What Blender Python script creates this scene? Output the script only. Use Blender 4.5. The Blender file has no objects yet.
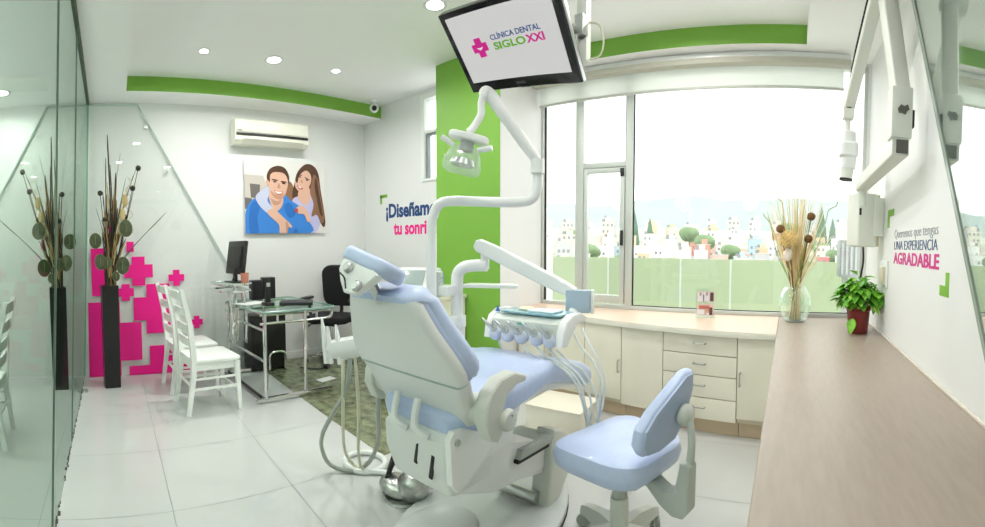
import bpy, bmesh, math, random
from mathutils import Vector, Matrix, Euler
random.seed(7)
R = math.radians
S = bpy.context.scene
COL = S.collection

# ------------------------------------------------------------------ camera
# the photograph is a stitched panorama: a cylindrical picture, 450 pixels to the radian
cam_data = bpy.data.cameras.new('camera')
cam_data.type = 'PANO'
cam_data.panorama_type = 'CENTRAL_CYLINDRICAL'
cam_data.central_cylindrical_range_u_min = -492.5 / 450
cam_data.central_cylindrical_range_u_max = 492.5 / 450
cam_data.central_cylindrical_range_v_min = -263.5 / 450
cam_data.central_cylindrical_range_v_max = 263.5 / 450
cam_data.central_cylindrical_radius = 1.0
cam_data.clip_start = 0.02
cam_data.clip_end = 5000
cam = bpy.data.objects.new('camera', cam_data)
COL.objects.link(cam)
cam.location = (0, 0, 1.3)
cam.rotation_euler = (R(90) - 0.0418, 0, (789 - 492.5) / 450)
S.camera = cam

# ------------------------------------------------------------------ sky, daylight, exposure
world = bpy.data.worlds.new('overcast_sky')
S.world = world
world.use_nodes = True
bg = world.node_tree.nodes['Background']
bg.inputs[0].default_value = (1.0, 1.0, 1.0, 1)
bg.inputs[1].default_value = 1.38
S.view_settings.view_transform = 'Standard'
S.view_settings.look = 'None'
S.view_settings.gamma = 1
S.view_settings.use_curve_mapping = False
S.view_settings.exposure = 1.0
S.cycles.max_bounces = 10
S.cycles.diffuse_bounces = 6
S.cycles.glossy_bounces = 5
S.cycles.transparent_max_bounces = 24
S.cycles.transmission_bounces = 8
S.cycles.volume_bounces = 6
S.cycles.caustics_reflective = False
S.cycles.caustics_refractive = False
S.cycles.sample_clamp_indirect = 6
DOWNLIGHT_W = 5.2
ADDED_LOW_W = 5.0
ADDED_GLOBE_W = 200.0
ADDED_TRAY_W = 4.5

def portal(name, loc, rot, sx, sy):
    l = bpy.data.lights.new(name, 'AREA'); l.shape = 'RECTANGLE'; l.size = sx; l.size_y = sy
    l.cycles.is_portal = True
    o = bpy.data.objects.new(name, l); COL.objects.link(o); o.location = loc; o.rotation_euler = rot
portal('window_portal', (-0.9, 3.74, 1.72), (R(-90), 0, 0), 2.66, 1.95)

# ------------------------------------------------------------------ materials
MATS = {}
def mat(name, col, rough=0.5, metal=0.0, noise=0.0, scale=8.0, bump=0.0, spec=0.5, coat=0.0, emit=None, es=1.0, trans=0.0, ior=1.45, alpha=1.0, stretch=None, sss=0.0):
    if name in MATS: return MATS[name]
    m = bpy.data.materials.new(name); m.use_nodes = True
    nt = m.node_tree; b = nt.nodes['Principled BSDF']
    b.inputs['Base Color'].default_value = (*col, 1); b.inputs['Roughness'].default_value = rough
    b.inputs['Metallic'].default_value = metal; b.inputs['Specular IOR Level'].default_value = spec
    b.inputs['Coat Weight'].default_value = coat; b.inputs['Transmission Weight'].default_value = trans
    b.inputs['IOR'].default_value = ior; b.inputs['Alpha'].default_value = alpha
    if emit: b.inputs['Emission Color'].default_value = (*emit, 1); b.inputs['Emission Strength'].default_value = es
    if noise or bump:
        tc = nt.nodes.new('ShaderNodeTexCoord'); n = nt.nodes.new('ShaderNodeTexNoise')
        n.inputs['Scale'].default_value = scale; n.inputs['Detail'].default_value = 6
        src = tc.outputs['Object']
        if stretch:
            mp = nt.nodes.new('ShaderNodeMapping'); mp.inputs['Scale'].default_value = stretch
            nt.links.new(src, mp.inputs[0]); src = mp.outputs[0]
        nt.links.new(src, n.inputs['Vector'])
        if noise:
            r = nt.nodes.new('ShaderNodeValToRGB')
            r.color_ramp.elements[0].position = 0.3; r.color_ramp.elements[1].position = 0.7
            r.color_ramp.elements[0].color = (*[max(0, c * (1 - noise)) for c in col], 1)
            r.color_ramp.elements[1].color = (*[min(1, c * (1 + noise)) for c in col], 1)
            nt.links.new(n.outputs['Fac'], r.inputs[0]); nt.links.new(r.outputs[0], b.inputs['Base Color'])
        if bump:
            bp = nt.nodes.new('ShaderNodeBump'); bp.inputs['Strength'].default_value = bump; bp.inputs['Distance'].default_value = 0.004
            nt.links.new(n.outputs['Fac'], bp.inputs['Height']); nt.links.new(bp.outputs[0], b.inputs['Normal'])
    MATS[name] = m
    return m

def glassy(name, tint, refl=0.06, rough=0.0, diffuse=0.0, dcol=(1, 1, 1), grazing=0.0):
    # thin sheet of glass: tinted see-through, part mirror, part milky
    m = bpy.data.materials.new(name); m.use_nodes = True; nt = m.node_tree; nt.nodes.clear()
    out = nt.nodes.new('ShaderNodeOutputMaterial')
    t = nt.nodes.new('ShaderNodeBsdfTransparent'); t.inputs[0].default_value = (*tint, 1)
    g = nt.nodes.new('ShaderNodeBsdfGlossy'); g.inputs['Roughness'].default_value = rough
    g.inputs[0].default_value = (0.95, 1, 0.97, 1)
    mx = nt.nodes.new('ShaderNodeMixShader'); mx.inputs[0].default_value = refl
    nt.links.new(t.outputs[0], mx.inputs[1]); nt.links.new(g.outputs[0], mx.inputs[2])
    if grazing:
        lw = nt.nodes.new('ShaderNodeLayerWeight'); lw.inputs[0].default_value = 0.35
        ma = nt.nodes.new('ShaderNodeMath'); ma.operation = 'MULTIPLY_ADD'; ma.inputs[1].default_value = grazing; ma.inputs[2].default_value = refl
        nt.links.new(lw.outputs['Fresnel'], ma.inputs[0]); nt.links.new(ma.outputs[0], mx.inputs[0])
    last = mx
    if diffuse:
        d = nt.nodes.new('ShaderNodeBsdfDiffuse'); d.inputs[0].default_value = (*dcol, 1)
        tr = nt.nodes.new('ShaderNodeBsdfTranslucent'); tr.inputs[0].default_value = (*dcol, 1)
        md = nt.nodes.new('ShaderNodeMixShader'); md.inputs[0].default_value = 0.5
        nt.links.new(d.outputs[0], md.inputs[1]); nt.links.new(tr.outputs[0], md.inputs[2])
        m2 = nt.nodes.new('ShaderNodeMixShader'); m2.inputs[0].default_value = diffuse
        nt.links.new(mx.outputs[0], m2.inputs[1]); nt.links.new(md.outputs[0], m2.inputs[2]); last = m2
    nt.links.new(last.outputs[0], out.inputs[0])
    MATS[name] = m
    return m

WHITE = mat('wall_paint', (0.79, 0.797, 0.793), 0.55, noise=0.012, scale=2.0)
CEIL = mat('ceiling_paint', (0.95, 0.955, 0.95), 0.6, noise=0.01, scale=2.0)
GREEN = mat('lime_green_paint', (0.20, 0.43, 0.055), 0.5, noise=0.02, scale=3)
TILE = mat('polished_white_tile', (0.54, 0.552, 0.542), 0.16, noise=0.025, scale=1.6)
GROUT = mat('tile_grout', (0.30, 0.33, 0.30), 0.8)
GRANITE = mat('green_granite', (0.165, 0.185, 0.11), 0.22, noise=0.6, scale=13)
MAGENTA = mat('magenta_vinyl', (0.88, 0.006, 0.27), 0.4)
NAVY = mat('navy_vinyl', (0.01, 0.06, 0.20), 0.45)
GREYV = mat('grey_vinyl', (0.32, 0.34, 0.36), 0.5)
LIMEV = mat('lime_vinyl', (0.19, 0.46, 0.03), 0.45)
ALU = mat('aluminium', (0.60, 0.63, 0.60), 0.4, 0.3)
DARK = mat('black_rubber', (0.015, 0.015, 0.015), 0.6)
CREAM = mat('cream_laminate', (0.80, 0.76, 0.65), 0.4, noise=0.02, scale=6, stretch=(1, 1, 0.2))
CREAMD = mat('cream_laminate_edge', (0.62, 0.55, 0.42), 0.5)
COUNTER = mat('beige_counter_laminate', (0.375, 0.31, 0.255), 0.38, noise=0.05, scale=60, stretch=(1, 0.15, 1), bump=0.05)
SILLTOP = mat('pale_pink_laminate', (0.66, 0.50, 0.385), 0.35, noise=0.03, scale=30)
SILLEDGE = mat('ivory_edge_band', (0.80, 0.78, 0.68), 0.4)
KICK = mat('toe_kick_board', (0.60, 0.48, 0.34), 0.5, noise=0.05, scale=5)
WPLAS = mat('white_plastic', (0.80, 0.812, 0.806), 0.28, coat=0.3)
GPLAS = mat('grey_plastic', (0.40, 0.43, 0.40), 0.4)
LGPLAS = mat('warm_grey_plastic', (0.58, 0.60, 0.55), 0.38)
BLUE = mat('pale_blue_upholstery', (0.465, 0.55, 0.76), 0.38, noise=0.03, scale=40, bump=0.04, coat=0.15)
BLUED = mat('grey_blue_plastic', (0.42, 0.52, 0.62), 0.4)
CHROME = mat('chrome', (0.75, 0.76, 0.75), 0.12, 1.0)
STEEL = mat('brushed_steel', (0.55, 0.56, 0.55), 0.3, 1.0)
BLACK = mat('black_plastic', (0.014, 0.014, 0.015), 0.35)
BLACKF = mat('black_fabric', (0.012, 0.012, 0.013), 0.9, noise=0.2, scale=80)
WPAINT = mat('white_enamelled_wood', (0.83, 0.86, 0.83), 0.35)
GLASSEDGE = mat('green_glass_edge', (0.16, 0.30, 0.21), 0.15)
SEALD = mat('dark_channel', (0.09, 0.12, 0.08), 0.5)
HOSE = mat('cream_hose', (0.62, 0.62, 0.48), 0.45)
HOSEG = mat('grey_hose', (0.34, 0.37, 0.33), 0.4)
HOSEW = mat('white_hose', (0.72, 0.76, 0.74), 0.4)

# ------------------------------------------------------------------ mesh builder
def rotm(rx=0, ry=0, rz=0): return Euler((R(rx), R(ry), R(rz))).to_matrix()

class MB:
    def __init__(s): s.v = []; s.f = []; s.m = []; s.cur = 0
    def add(s, vs, fs, m=None):
        o = len(s.v); s.v += [tuple(v) for v in vs]; s.f += [tuple(i + o for i in f) for f in fs]
        s.m += [s.cur if m is None else m] * len(fs); return s
    def use(s, i): s.cur = i; return s
    def bm(s, b, M=None):
        b.verts.index_update(); vs = [v.co.copy() for v in b.verts]
        if M is not None: vs = [M @ v for v in vs]
        s.add(vs, [[v.index for v in f.verts] for f in b.faces]); b.free(); return s
    def box(s, x0, x1, y0, y1, z0, z1, bev=0.0, M=None, seg=2):
        b = bmesh.new(); bmesh.ops.create_cube(b, size=1)
        for v in b.verts: v.co = Vector(((x0 + x1) / 2 + v.co.x * (x1 - x0), (y0 + y1) / 2 + v.co.y * (y1 - y0), (z0 + z1) / 2 + v.co.z * (z1 - z0)))
        if bev: bmesh.ops.bevel(b, geom=b.edges[:], offset=bev, segments=seg, affect='EDGES', profile=0.6)
        return s.bm(b, M)
    def cbox(s, c, d, bev=0.0, rot=None, seg=2):
        M = Matrix.Translation(c) @ (rot.to_4x4() if rot is not None else Matrix())
        return s.box(-d[0] / 2, d[0] / 2, -d[1] / 2, d[1] / 2, -d[2] / 2, d[2] / 2, bev, M, seg)
    def prism(s, poly, a0, a1, axis='z', bev=0.0, M=None, seg=2):
        f = {'z': lambda p, a: (p[0], p[1], a), 'x': lambda p, a: (a, p[0], p[1]), 'y': lambda p, a: (p[0], a, p[1])}[axis]
        b = bmesh.new(); lo = [b.verts.new(f(p, a0)) for p in poly]; hi = [b.verts.new(f(p, a1)) for p in poly]; n = len(poly)
        b.faces.new(lo[::-1]); b.faces.new(hi)
        for i in range(n): b.faces.new((lo[i], lo[(i + 1) % n], hi[(i + 1) % n], hi[i]))
        bmesh.ops.recalc_face_normals(b, faces=b.faces[:])
        if bev:
            es = [e for e in b.edges if (e.verts[0] in lo) == (e.verts[1] in lo)]
            bmesh.ops.bevel(b, geom=es, offset=bev, segments=seg, affect='EDGES', profile=0.6)
        return s.bm(b, M)
    def loft(s, rings, caps=True, closed=True):
        n = len(rings[0]); vs = [p for r in rings for p in r]; fs = []
        for i in range(len(rings) - 1):
            for j in range(n if closed else n - 1):
                k = (j + 1) % n; fs.append((i * n + j, i * n + k, (i + 1) * n + k, (i + 1) * n + j))
        if caps: fs += [tuple(range(n))[::-1], tuple((len(rings) - 1) * n + j for j in range(n))]
        return s.add(vs, fs)
    def tube(s, path, r, n=10, caps=True):
        P = [Vector(p) for p in path]; rs = r if isinstance(r, (list, tuple)) else [r] * len(P)
        T = []
        for i in range(len(P)):
            t = (P[min(i + 1, len(P) - 1)] - P[max(i - 1, 0)]); T.append(t.normalized() if t.length > 1e-9 else Vector((0, 0, 1)))
        u = T[0].orthogonal().normalized(); rings = []
        for i in range(len(P)):
            u = u - T[i] * u.dot(T[i]); u = u.normalized() if u.length > 1e-6 else T[i].orthogonal().normalized(); w = T[i].cross(u)
            rings.append([P[i] + (u * math.cos(2 * math.pi * j / n) + w * math.sin(2 * math.pi * j / n)) * rs[i] for j in range(n)])
        return s.loft(rings, caps)
    def lathe(s, prof, c=(0, 0, 0), n=24, M=None):
        rings = [[Vector((max(r, 1e-4) * math.cos(2 * math.pi * j / n), max(r, 1e-4) * math.sin(2 * math.pi * j / n), z)) for j in range(n)] for r, z in prof]
        rings = [[(M @ p if M is not None else p) + Vector(c) for p in rg] for rg in rings]
        return s.loft(rings)
    def ball(s, c, r, n=14, m=9, rot=None):
        if not isinstance(r, (list, tuple)): r = (r, r, r)
        rings = []
        for i in range(m + 1):
            a = math.pi * i / m; rg = []
            for j in range(n):
                p = Vector((r[0] * max(math.sin(a), 1e-3) * math.cos(2 * math.pi * j / n), r[1] * max(math.sin(a), 1e-3) * math.sin(2 * math.pi * j / n), -r[2] * math.cos(a)))
                if rot is not None: p = rot @ p
                rg.append(p + Vector(c))
            rings.append(rg)
        return s.loft(rings)

def smooth_path(pts, k=6):
    P = [Vector(p) for p in pts]; out = []
    for i in range(len(P) - 1):
        a, b, c, d = P[max(i - 1, 0)], P[i], P[i + 1], P[min(i + 2, len(P) - 1)]
        for j in range(k):
            t = j / k
            out.append(0.5 * ((2 * b) + (c - a) * t + (2 * a - 5 * b + 4 * c - d) * t * t + (3 * b - a - 3 * c + d) * t ** 3))
    return out + [P[-1]]

def rrect(hx, hy, r, k=4):
    # rounded rectangle, counter-clockwise
    o = []
    for cx, cy, a in ((hx - r, hy - r, 0), (-hx + r, hy - r, 90), (-hx + r, -hy + r, 180), (hx - r, -hy + r, 270)):
        for i in range(k + 1): o.append((cx + r * math.cos(R(a + 90 * i / k)), cy + r * math.sin(R(a + 90 * i / k))))
    return o

ORG = {}
def link(name, mb, mats, parent=None, auto=35, M=None):
    me = bpy.data.meshes.new(name)
    vs = mb.v
    if M is not None: vs = [tuple(M @ Vector(v)) for v in vs]
    me.from_pydata(vs, [], mb.f)
    for m in (mats if isinstance(mats, (list, tuple)) else [mats]): me.materials.append(m)
    me.polygons.foreach_set('material_index', mb.m)
    b = bmesh.new(); b.from_mesh(me); bmesh.ops.recalc_face_normals(b, faces=b.faces[:]); b.to_mesh(me); b.free()
    me.polygons.foreach_set('use_smooth', [True] * len(me.polygons))
    me.set_sharp_from_angle(angle=R(auto))
    me.update()
    o = bpy.data.objects.new(name, me); COL.objects.link(o)
    if parent: o.parent = parent
    return o
def tag(o, label, cat, group=None):
    o['label'] = label; o['category'] = cat
    if group: o['group'] = group
    return o
def thing(name, label, cat, loc=(0, 0, 0), rz=0.0, group=None):
    o = bpy.data.objects.new(name, None); COL.objects.link(o); o.empty_display_size = 0.05
    o.location = loc; o.rotation_euler = (0, 0, rz); ORG[o.name] = Matrix.Translation(loc) @ Matrix.Rotation(rz, 4, 'Z')
    return tag(o, label, cat, group)
def wpart(name, mb, mats, root, parent=None, label=None, auto=35):
    # mesh written in room coordinates, hung on a thing
    o = link(name, mb, mats, parent or root, auto, ORG[root.name].inverted())
    if label: o['label'] = label
    return o
def part(name, mb, mats, parent, label=None, auto=35):
    o = link(name, mb, mats, parent, auto)
    if label: o['label'] = label
    return o
def solo(name, mb, mats, label, cat, base, group=None, auto=35):
    # a thing that is one mesh, written in room coordinates, origin at its base
    o = link(name, mb, mats, None, auto, Matrix.Translation(base).inverted()); o.location = base
    return tag(o, label, cat, group)
def struct(name, mb, mats, parent=None):
    o = link(name, mb, mats, parent); o['kind'] = 'structure'; return o
def dup(root, loc, rz=0.0, label=None, group=None):
    def cp(o, par):
        c = o.copy(); COL.objects.link(c); c.parent = par
        for ch in o.children: cp(ch, c)
        return c
    r = cp(root, None); r.location = loc; r.rotation_euler = (0, 0, rz)
    if label: r['label'] = label
    if group: r['group'] = group
    return r
def text_mb(body, size, bold=0.0, depth=0.001, align='LEFT', spacing=1.0):
    cu = bpy.data.curves.new('lettering', 'FONT'); cu.body = body; cu.size = size; cu.extrude = depth; cu.offset = bold
    cu.align_x = align; cu.space_character = spacing; cu.resolution_u = 3
    t = bpy.data.objects.new('lettering', cu); COL.objects.link(t)
    dg = bpy.context.evaluated_depsgraph_get(); me = bpy.data.meshes.new_from_object(t.evaluated_get(dg))
    mb = MB(); mb.add([v.co[:] for v in me.vertices], [list(p.vertices) for p in me.polygons])
    bpy.data.objects.remove(t); bpy.data.meshes.remove(me); bpy.data.curves.remove(cu)
    return mb
def fit_text(mb, x0, x1, y0, y1, keep=False):
    # scale lettering (drawn in x/y) into a rectangle
    xs = [v[0] for v in mb.v]; ys = [v[1] for v in mb.v]
    ax, bx, ay, by = min(xs), max(xs), min(ys), max(ys)
    mb.v = [(x0 + (x - ax) / (bx - ax) * (x1 - x0), y0 + (y - ay) / (by - ay) * (y1 - y0), z) for x, y, z in mb.v]
    return mb
def map_mb(mb, f): mb.v = [tuple(f(*v)) for v in mb.v]; return mb

# ------------------------------------------------------------------ the room shell
XL, XR, YT, YW, YF = -4.643, 0.632, 3.384, 3.656, -2.6
ZL, ZH = 2.817, 2.955
SK = -0.068                                                      # the floor and the tray run a few degrees off the walls
def skew(x, y): return (x, y + SK * (x + 2.157))

# floor: tile grid with grout joints, and a granite inlay towards the back corner
fl = MB()
xs = [-2.157 + 0.686 * k for k in range(-4, 6)]; ys = [0.407 + 0.655 * k for k in range(-5, 6)]
xs[0] = -4.75; xs[-1] = 1.2
fl.add([(-4.8, -2.8, -0.004), (1.0, -2.8, -0.004), (1.0, 3.8, -0.004), (-4.8, 3.8, -0.004)], [(0, 1, 2, 3)], 1)
fl.box(-4.8, 1.0, -2.8, 3.8, -0.15, -0.01)
g = 0.0016
for i in range(len(xs) - 1):
    for j in range(len(ys) - 1):
        a, b, c, d = xs[i] + g, xs[i + 1] - g, ys[j] + g, ys[j + 1] - g
        fl.add([(*skew(a, c), 0), (*skew(b, c), 0), (*skew(b, d), 0), (*skew(a, d), 0)], [(0, 1, 2, 3)], 0)
struct('floor', fl, [TILE, GROUT])
gi = MB()
def gy(x): return 1.777 + SK * (x + 2.61) - 0.06
gi.prism([(XL, gy(XL)), (-2.15, gy(-2.15)), (-2.15, YT), (XL, YT)], -0.003, 0.0015)
struct('floor_inlay', gi, GRANITE)

# walls
w = MB(); w.box(XL - 0.12, XL, YF - 0.12, YT + 0.12, 0, 3.1); struct('wall_left', w, WHITE)
w = MB()
hx0, hx1, hz0, hz1 = -3.594, -3.0, 1.981, 2.909
w.box(XL, hx0, YT, YT + 0.12, 0, 3.1); w.box(hx0, hx1, YT, YT + 0.12, 0, hz0); w.box(hx0, hx1, YT, YT + 0.12, hz1, 3.1); w.box(hx1, -2.9, YT, YT + 0.12, 0, 3.1)
struct('wall_back', w, WHITE)
w = MB(); w.box(XR, XR + 0.12, YF - 0.12, YW + 0.12, 0, 3.1); struct('wall_right', w, WHITE)
w = MB(); w.box(XL, XR, YF - 0.12, YF, 0, 3.1); struct('wall_front', w, WHITE)
w = MB(); w.box(-2.25, 0.6100, YW, YW + 0.12, 0, 0.735); w.box(0.6100, XR, YW, YW + 0.12, 0, 3.1); w.box(-2.25, 0.6100, YW, YW + 0.12, 2.80, 3.1)
struct('wall_window', w, WHITE)
w = MB(); w.box(-2.99, -2.25, 3.010, YW + 0.12, 0, ZH); w.use(1).box(-2.99, -2.25, 3.006, 3.011, 0, ZH)
struct('column', w, [WHITE, GREEN])
w = MB(); w.box(XL, XL + 0.012, 1.4, YT, 0, 0.085, 0.002); struct('baseboard_left', w, WHITE)
w = MB(); w.box(XL, -2.99, YT - 0.012, YT, 0, 0.085, 0.002); struct('baseboard_back', w, WHITE)

# ceiling: low band round a raised tray, lime green on two of the tray's faces
c = MB()
tx0, tx1 = -4.295, 0.092
def ty(x): return 0.47 + SK * (x - tx0)
c.prism([(XL, YF), (tx0, YF), (tx0, YT), (XL, YT)], ZL, 3.1)
c.prism([(tx1, YF), (XR, YF), (XR, YW), (tx1, YW)], ZL, 3.1)
c.prism([(tx0, YF), (tx1, YF), (tx1, ty(tx1)), (tx0, ty(tx0))], ZL, 3.1)
c.box(-2.25, tx1, YT, YW, ZL, 3.1)
c.box(XL, XR, YF, YW, 3.1, 3.15)
c.add([(tx0, ty(tx0), ZH), (tx1, ty(tx1), ZH), (tx1, YT, ZH), (tx0, YT, ZH)], [(0, 1, 2, 3)])
c.use(1)
c.box(tx0, tx0 + 0.002, ty(tx0), YT, ZL - 0.001, ZH)
c.box(-2.25, tx1, YT - 0.002, YT, ZL - 0.001, ZH)
struct('ceiling', c, [CEIL, GREEN])

# ------------------------------------------------------------------ windows
PANE = glassy('window_glass', (0.975, 0.985, 0.98), 0.04)
f = MB()
d0, d1 = YW + 0.005, YW + 0.065
f.box(-2.25, 0.6100, d0, d1, 0.735, 0.775, 0.004); f.box(-2.25, 0.6100, d0, d1, 2.76, 2.80, 0.004)
f.box(-2.25, -2.225, d0, d1, 0.775, 2.76, 0.004); f.box(0.580, 0.6100, d0, d1, 0.775, 2.76, 0.004)
f.box(-1.887, -1.806, d0, d1, 0.775, 2.76, 0.004); f.box(-1.400, -1.336, d0, d1, 0.775, 2.76, 0.004)
f.box(-1.806, -1.400, d0, d1, 1.985, 2.032, 0.004)
f.use(1).box(-2.225, -2.210, d0 + 0.02, d0 + 0.03, 0.775, 2.76)
f.box(-1.336, -1.326, d0 + 0.02, d0 + 0.03, 0.775, 2.76); f.box(-1.411, -1.400, d0 + 0.02, d0 + 0.03, 2.032, 2.76)
f.box(-1.326, 0.580, d0 + 0.02, d0 + 0.03, 0.775, 0.782)
win = struct('window_1', f, [ALU, DARK])
p = MB(); p.box(-2.21, -1.887, YW + 0.030, YW + 0.036, 0.775, 2.76); struct('window_glass', p, PANE, win)
p = MB(); p.box(-1.326, 0.580, YW + 0.030, YW + 0.036, 0.782, 2.76); struct('window_glass', p, PANE, win)
p = MB(); p.box(-1.806, -1.411, YW + 0.030, YW + 0.036, 2.032, 2.76); struct('window_glass', p, PANE, win)
f = MB(); e0, e1 = YW + 0.0, YW + 0.045
f.box(-1.800, -1.765, e0, e1, 0.79, 1.978, 0.003); f.box(-1.450, -1.406, e0, e1, 0.79, 1.978, 0.003)
f.box(-1.765, -1.450, e0, e1, 0.79, 0.86, 0.003); f.box(-1.765, -1.450, e0, e1, 1.938, 1.978, 0.003)
door = struct('door_1', f, ALU)
p = MB(); p.box(-1.765, -1.450, YW + 0.018, YW + 0.024, 0.86, 1.938); struct('door_glass', p, PANE, door)
p = MB(); p.box(-1.437, -1.415, YW - 0.022, YW, 1.30, 1.43, 0.004); struct('door_handle', p, DARK, door)
p = MB(); p.box(-1.445, -1.41, YW - 0.012, YW, 1.90, 1.97, 0.004); struct('door_latch', p, DARK, door)
# small window beside the column
f = MB()
f.box(hx0, hx0 + 0.05, YT - 0.01, YT + 0.10, hz0, hz1, 0.003); f.box(hx0 + 0.05, hx1, YT - 0.01, YT + 0.10, hz1 - 0.05, hz1, 0.003); f.box(hx0 + 0.05, hx1, YT - 0.01, YT + 0.10, hz0, hz0 + 0.03, 0.003)
f.box(hx0 + 0.05, hx1, YT + 0.02, YT + 0.07, 2.50, 2.53, 0.003); f.use(1).box(hx0 + 0.05, hx0 + 0.075, YT + 0.02, YT + 0.07, hz0 + 0.03, 2.50, 0.003); f.box(hx0 + 0.075, hx1, YT + 0.02, YT + 0.07, 2.475, 2.50, 0.003)
win2 = struct('window_2', f, [WPAINT, mat('grey_aluminium', (0.25, 0.28, 0.28), 0.4, 0.5)])
p = MB(); p.box(hx0 + 0.05, hx1, YT + 0.042, YT + 0.048, hz0 + 0.03, hz1 - 0.05); struct('window_glass', p, PANE, win2)

# roller blind
FABRIC = glassy('blind_fabric', (0.95, 0.96, 0.94), 0.0, diffuse=0.8, dcol=(0.86, 0.88, 0.85))
t = thing('roller_blind', 'white roller blind pulled a little way down over the big window', 'blind', (-0.9, 3.52, 2.56))
m = MB(); m.box(-2.24, 0.44, 3.478, 3.56, 2.722, 2.765, 0.004); m.use(1).box(-2.24, 0.44, 3.50, 3.57, 2.765, 2.815, 0.012)
wpart('cassette', m, [mat('beige_valance', (0.52, 0.51, 0.43), 0.5), WPLAS], t)
m = MB(); m.box(-2.23, 0.40, 3.598, 3.600, 2.585, 2.76); wpart('fabric', m, FABRIC, t)
m = MB(); m.box(-2.235, 0.405, 3.588, 3.612, 2.566, 2.587, 0.006); wpart('bottom_bar', m, mat('grey_bar', (0.55, 0.57, 0.52), 0.5), t)

# roller blind chain loop beside the television pole
ch = MB()
ch.tube(smooth_path([(-1.02, 3.30, 2.70), (-0.99, 3.30, 2.55), (-0.97, 3.30, 2.38), (-0.95, 3.30, 2.55), (-0.965, 3.30, 2.70)], 6), 0.004, 6)

# ------------------------------------------------------------------ lamps in the ceiling
def downlight(x, y, z, r, label, group, w=DOWNLIGHT_W):
    t = thing('downlight', label, 'ceiling light', (x, y, z), 0, group)
    m = MB(); m.lathe([(r * 0.78, -0.001), (r, -0.006), (r * 1.12, -0.004), (r * 1.15, 0.0)], n=24); part('trim_ring', m, WPLAS, t)
    m = MB(); m.lathe([(0, -0.0030), (r * 0.8, -0.0025), (r * 0.8, 0.0)], n=20); part('lamp_lens', m, mat('lit_lens', (1, 1, 1), 0.4, emit=(1, 1, 0.97), es=9), t)
    l = bpy.data.lights.new('downlight_lamp', 'AREA'); l.shape = 'DISK'; l.size = r * 1.5; l.energy = w; l.color = (1.0, 0.985, 0.95); l.spread = R(165)
    o = bpy.data.objects.new('downlight_lamp', l); COL.objects.link(o); o.location = (0, 0, -0.012); o.parent = t
G = 'recessed downlights in the ceiling'
downlight(-3.682, 1.067, ZH, 0.045, 'small recessed downlight, nearest of the ceiling trio to the glass partition', G)
downlight(-3.676, 1.707, ZH, 0.075, 'largest recessed downlight in the middle of the ceiling trio above the desk', G)
downlight(-3.648, 2.337, ZH, 0.045, 'small recessed downlight, nearest of the ceiling trio to the security camera', G)
downlight(-2.245, 2.252, ZH, 0.075, 'round recessed downlight above the corner of the television', G)
# more of the same fittings, added out of the picture to brighten the room
for x, y, z in ((-2.3, 0.9, ZH), (-0.85, 0.75, ZH), (-0.75, 2.75, ZH), (-0.35, 1.75, ZH), (-3.2, -0.9, ZL), (-1.8, -0.9, ZL), (-0.4, -0.9, ZL), (-4.2, -0.7, ZL)):
    downlight(x, y, z, 0.075, 'added round downlight out of sight above or behind the camera, for extra light', 'added downlights outside the picture', ADDED_TRAY_W * (1.9 if y > 2.5 else 1.0) if z == ZH else ADDED_LOW_W)

# globe lamps added out of view behind the camera to brighten the room
for x in (-3.6, -2.2, -0.8):
    t = thing('added_globe_lamp', 'added white globe lamp, unseen behind the camera, brightening the room', 'lamp', (x, -1.7, 2.2), 0, 'added globe lamps behind the camera')
    m = MB(); m.tube([(0, 0, .14), (0, 0, ZL - 2.2)], .006, 6); part('cord', m, WPLAS, t)
    m = MB(); m.ball((0, 0, 0), .14, 20, 12); o = part('globe', m, mat('added_globe_glow', (1, 1, 1), .4, emit=(1, .99, .96), es=3.0), t)
    l = bpy.data.lights.new('added_globe_bulb', 'POINT'); l.energy = ADDED_GLOBE_W; l.shadow_soft_size = .145; l.color = (1, .99, .965)
    o = bpy.data.objects.new('added_globe_bulb', l); COL.objects.link(o); o.parent = t
    MATS['added_globe_glow'].node_tree.nodes['Principled BSDF'].inputs['Alpha'].default_value = 1.0

# security camera
t = thing('security_camera', 'small white dome security camera at the far end of the green stripe', 'camera', (-4.12, 3.15, 2.86))
m = MB(); m.lathe([(0.0, 0.095), (0.05, 0.095), (0.05, 0.06), (0.02, 0.055), (0.02, 0.03)]); part('mount', m, WPLAS, t)
m = MB(); m.ball((0, 0, 0), 0.052); part('housing', m, WPLAS, t)
d = Vector((4.12, -3.15, -1.5)).normalized()
m = MB(); m.ball(d * 0.03, 0.032); part('lens', m, BLACK, t)

# ------------------------------------------------------------------ left wall: glass panel, vinyl, air conditioner, photograph
MIRRORG = glassy('greenish_panel_glass', (0.988, 0.995, 0.99), 0.035)
t = thing('wall_glass_panel', 'tall trapezoid sheet of glass with slanting green edges on the left wall', 'glass panel', (XL + 0.02, 0.15, 0))
A = [(-1.95, 0.02), (2.16, 0.02), (0.616, 2.79), (-0.31, 2.79)]
m = MB(); m.prism(A, XL + 0.018, XL + 0.024, 'x'); wpart('pane', m, MIRRORG, t)
m = MB()
for a, b in ((0, 3), (3, 2), (2, 1)):
    m.tube([(XL + 0.021, *A[a]), (XL + 0.021, *A[b])], 0.009, 6)
wpart('bevelled_edge', m, mat('pale_green_edge', (0.52, 0.63, 0.57), 0.2), t)
for yy, zz in ((0.70, 2.56), (-0.42, 2.5), (0.9, 2.1), (-0.75, 1.98)):
    m = MB(); m.lathe([(0, 0.012), (0.018, 0.012), (0.018, 0)], n=12, M=rotm(0, 90, 0)); m.v = [(x + XL + 0.024, y + yy, z + zz) for x, y, z in m.v]; wpart('glass_clip', m, STEEL, t)

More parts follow.
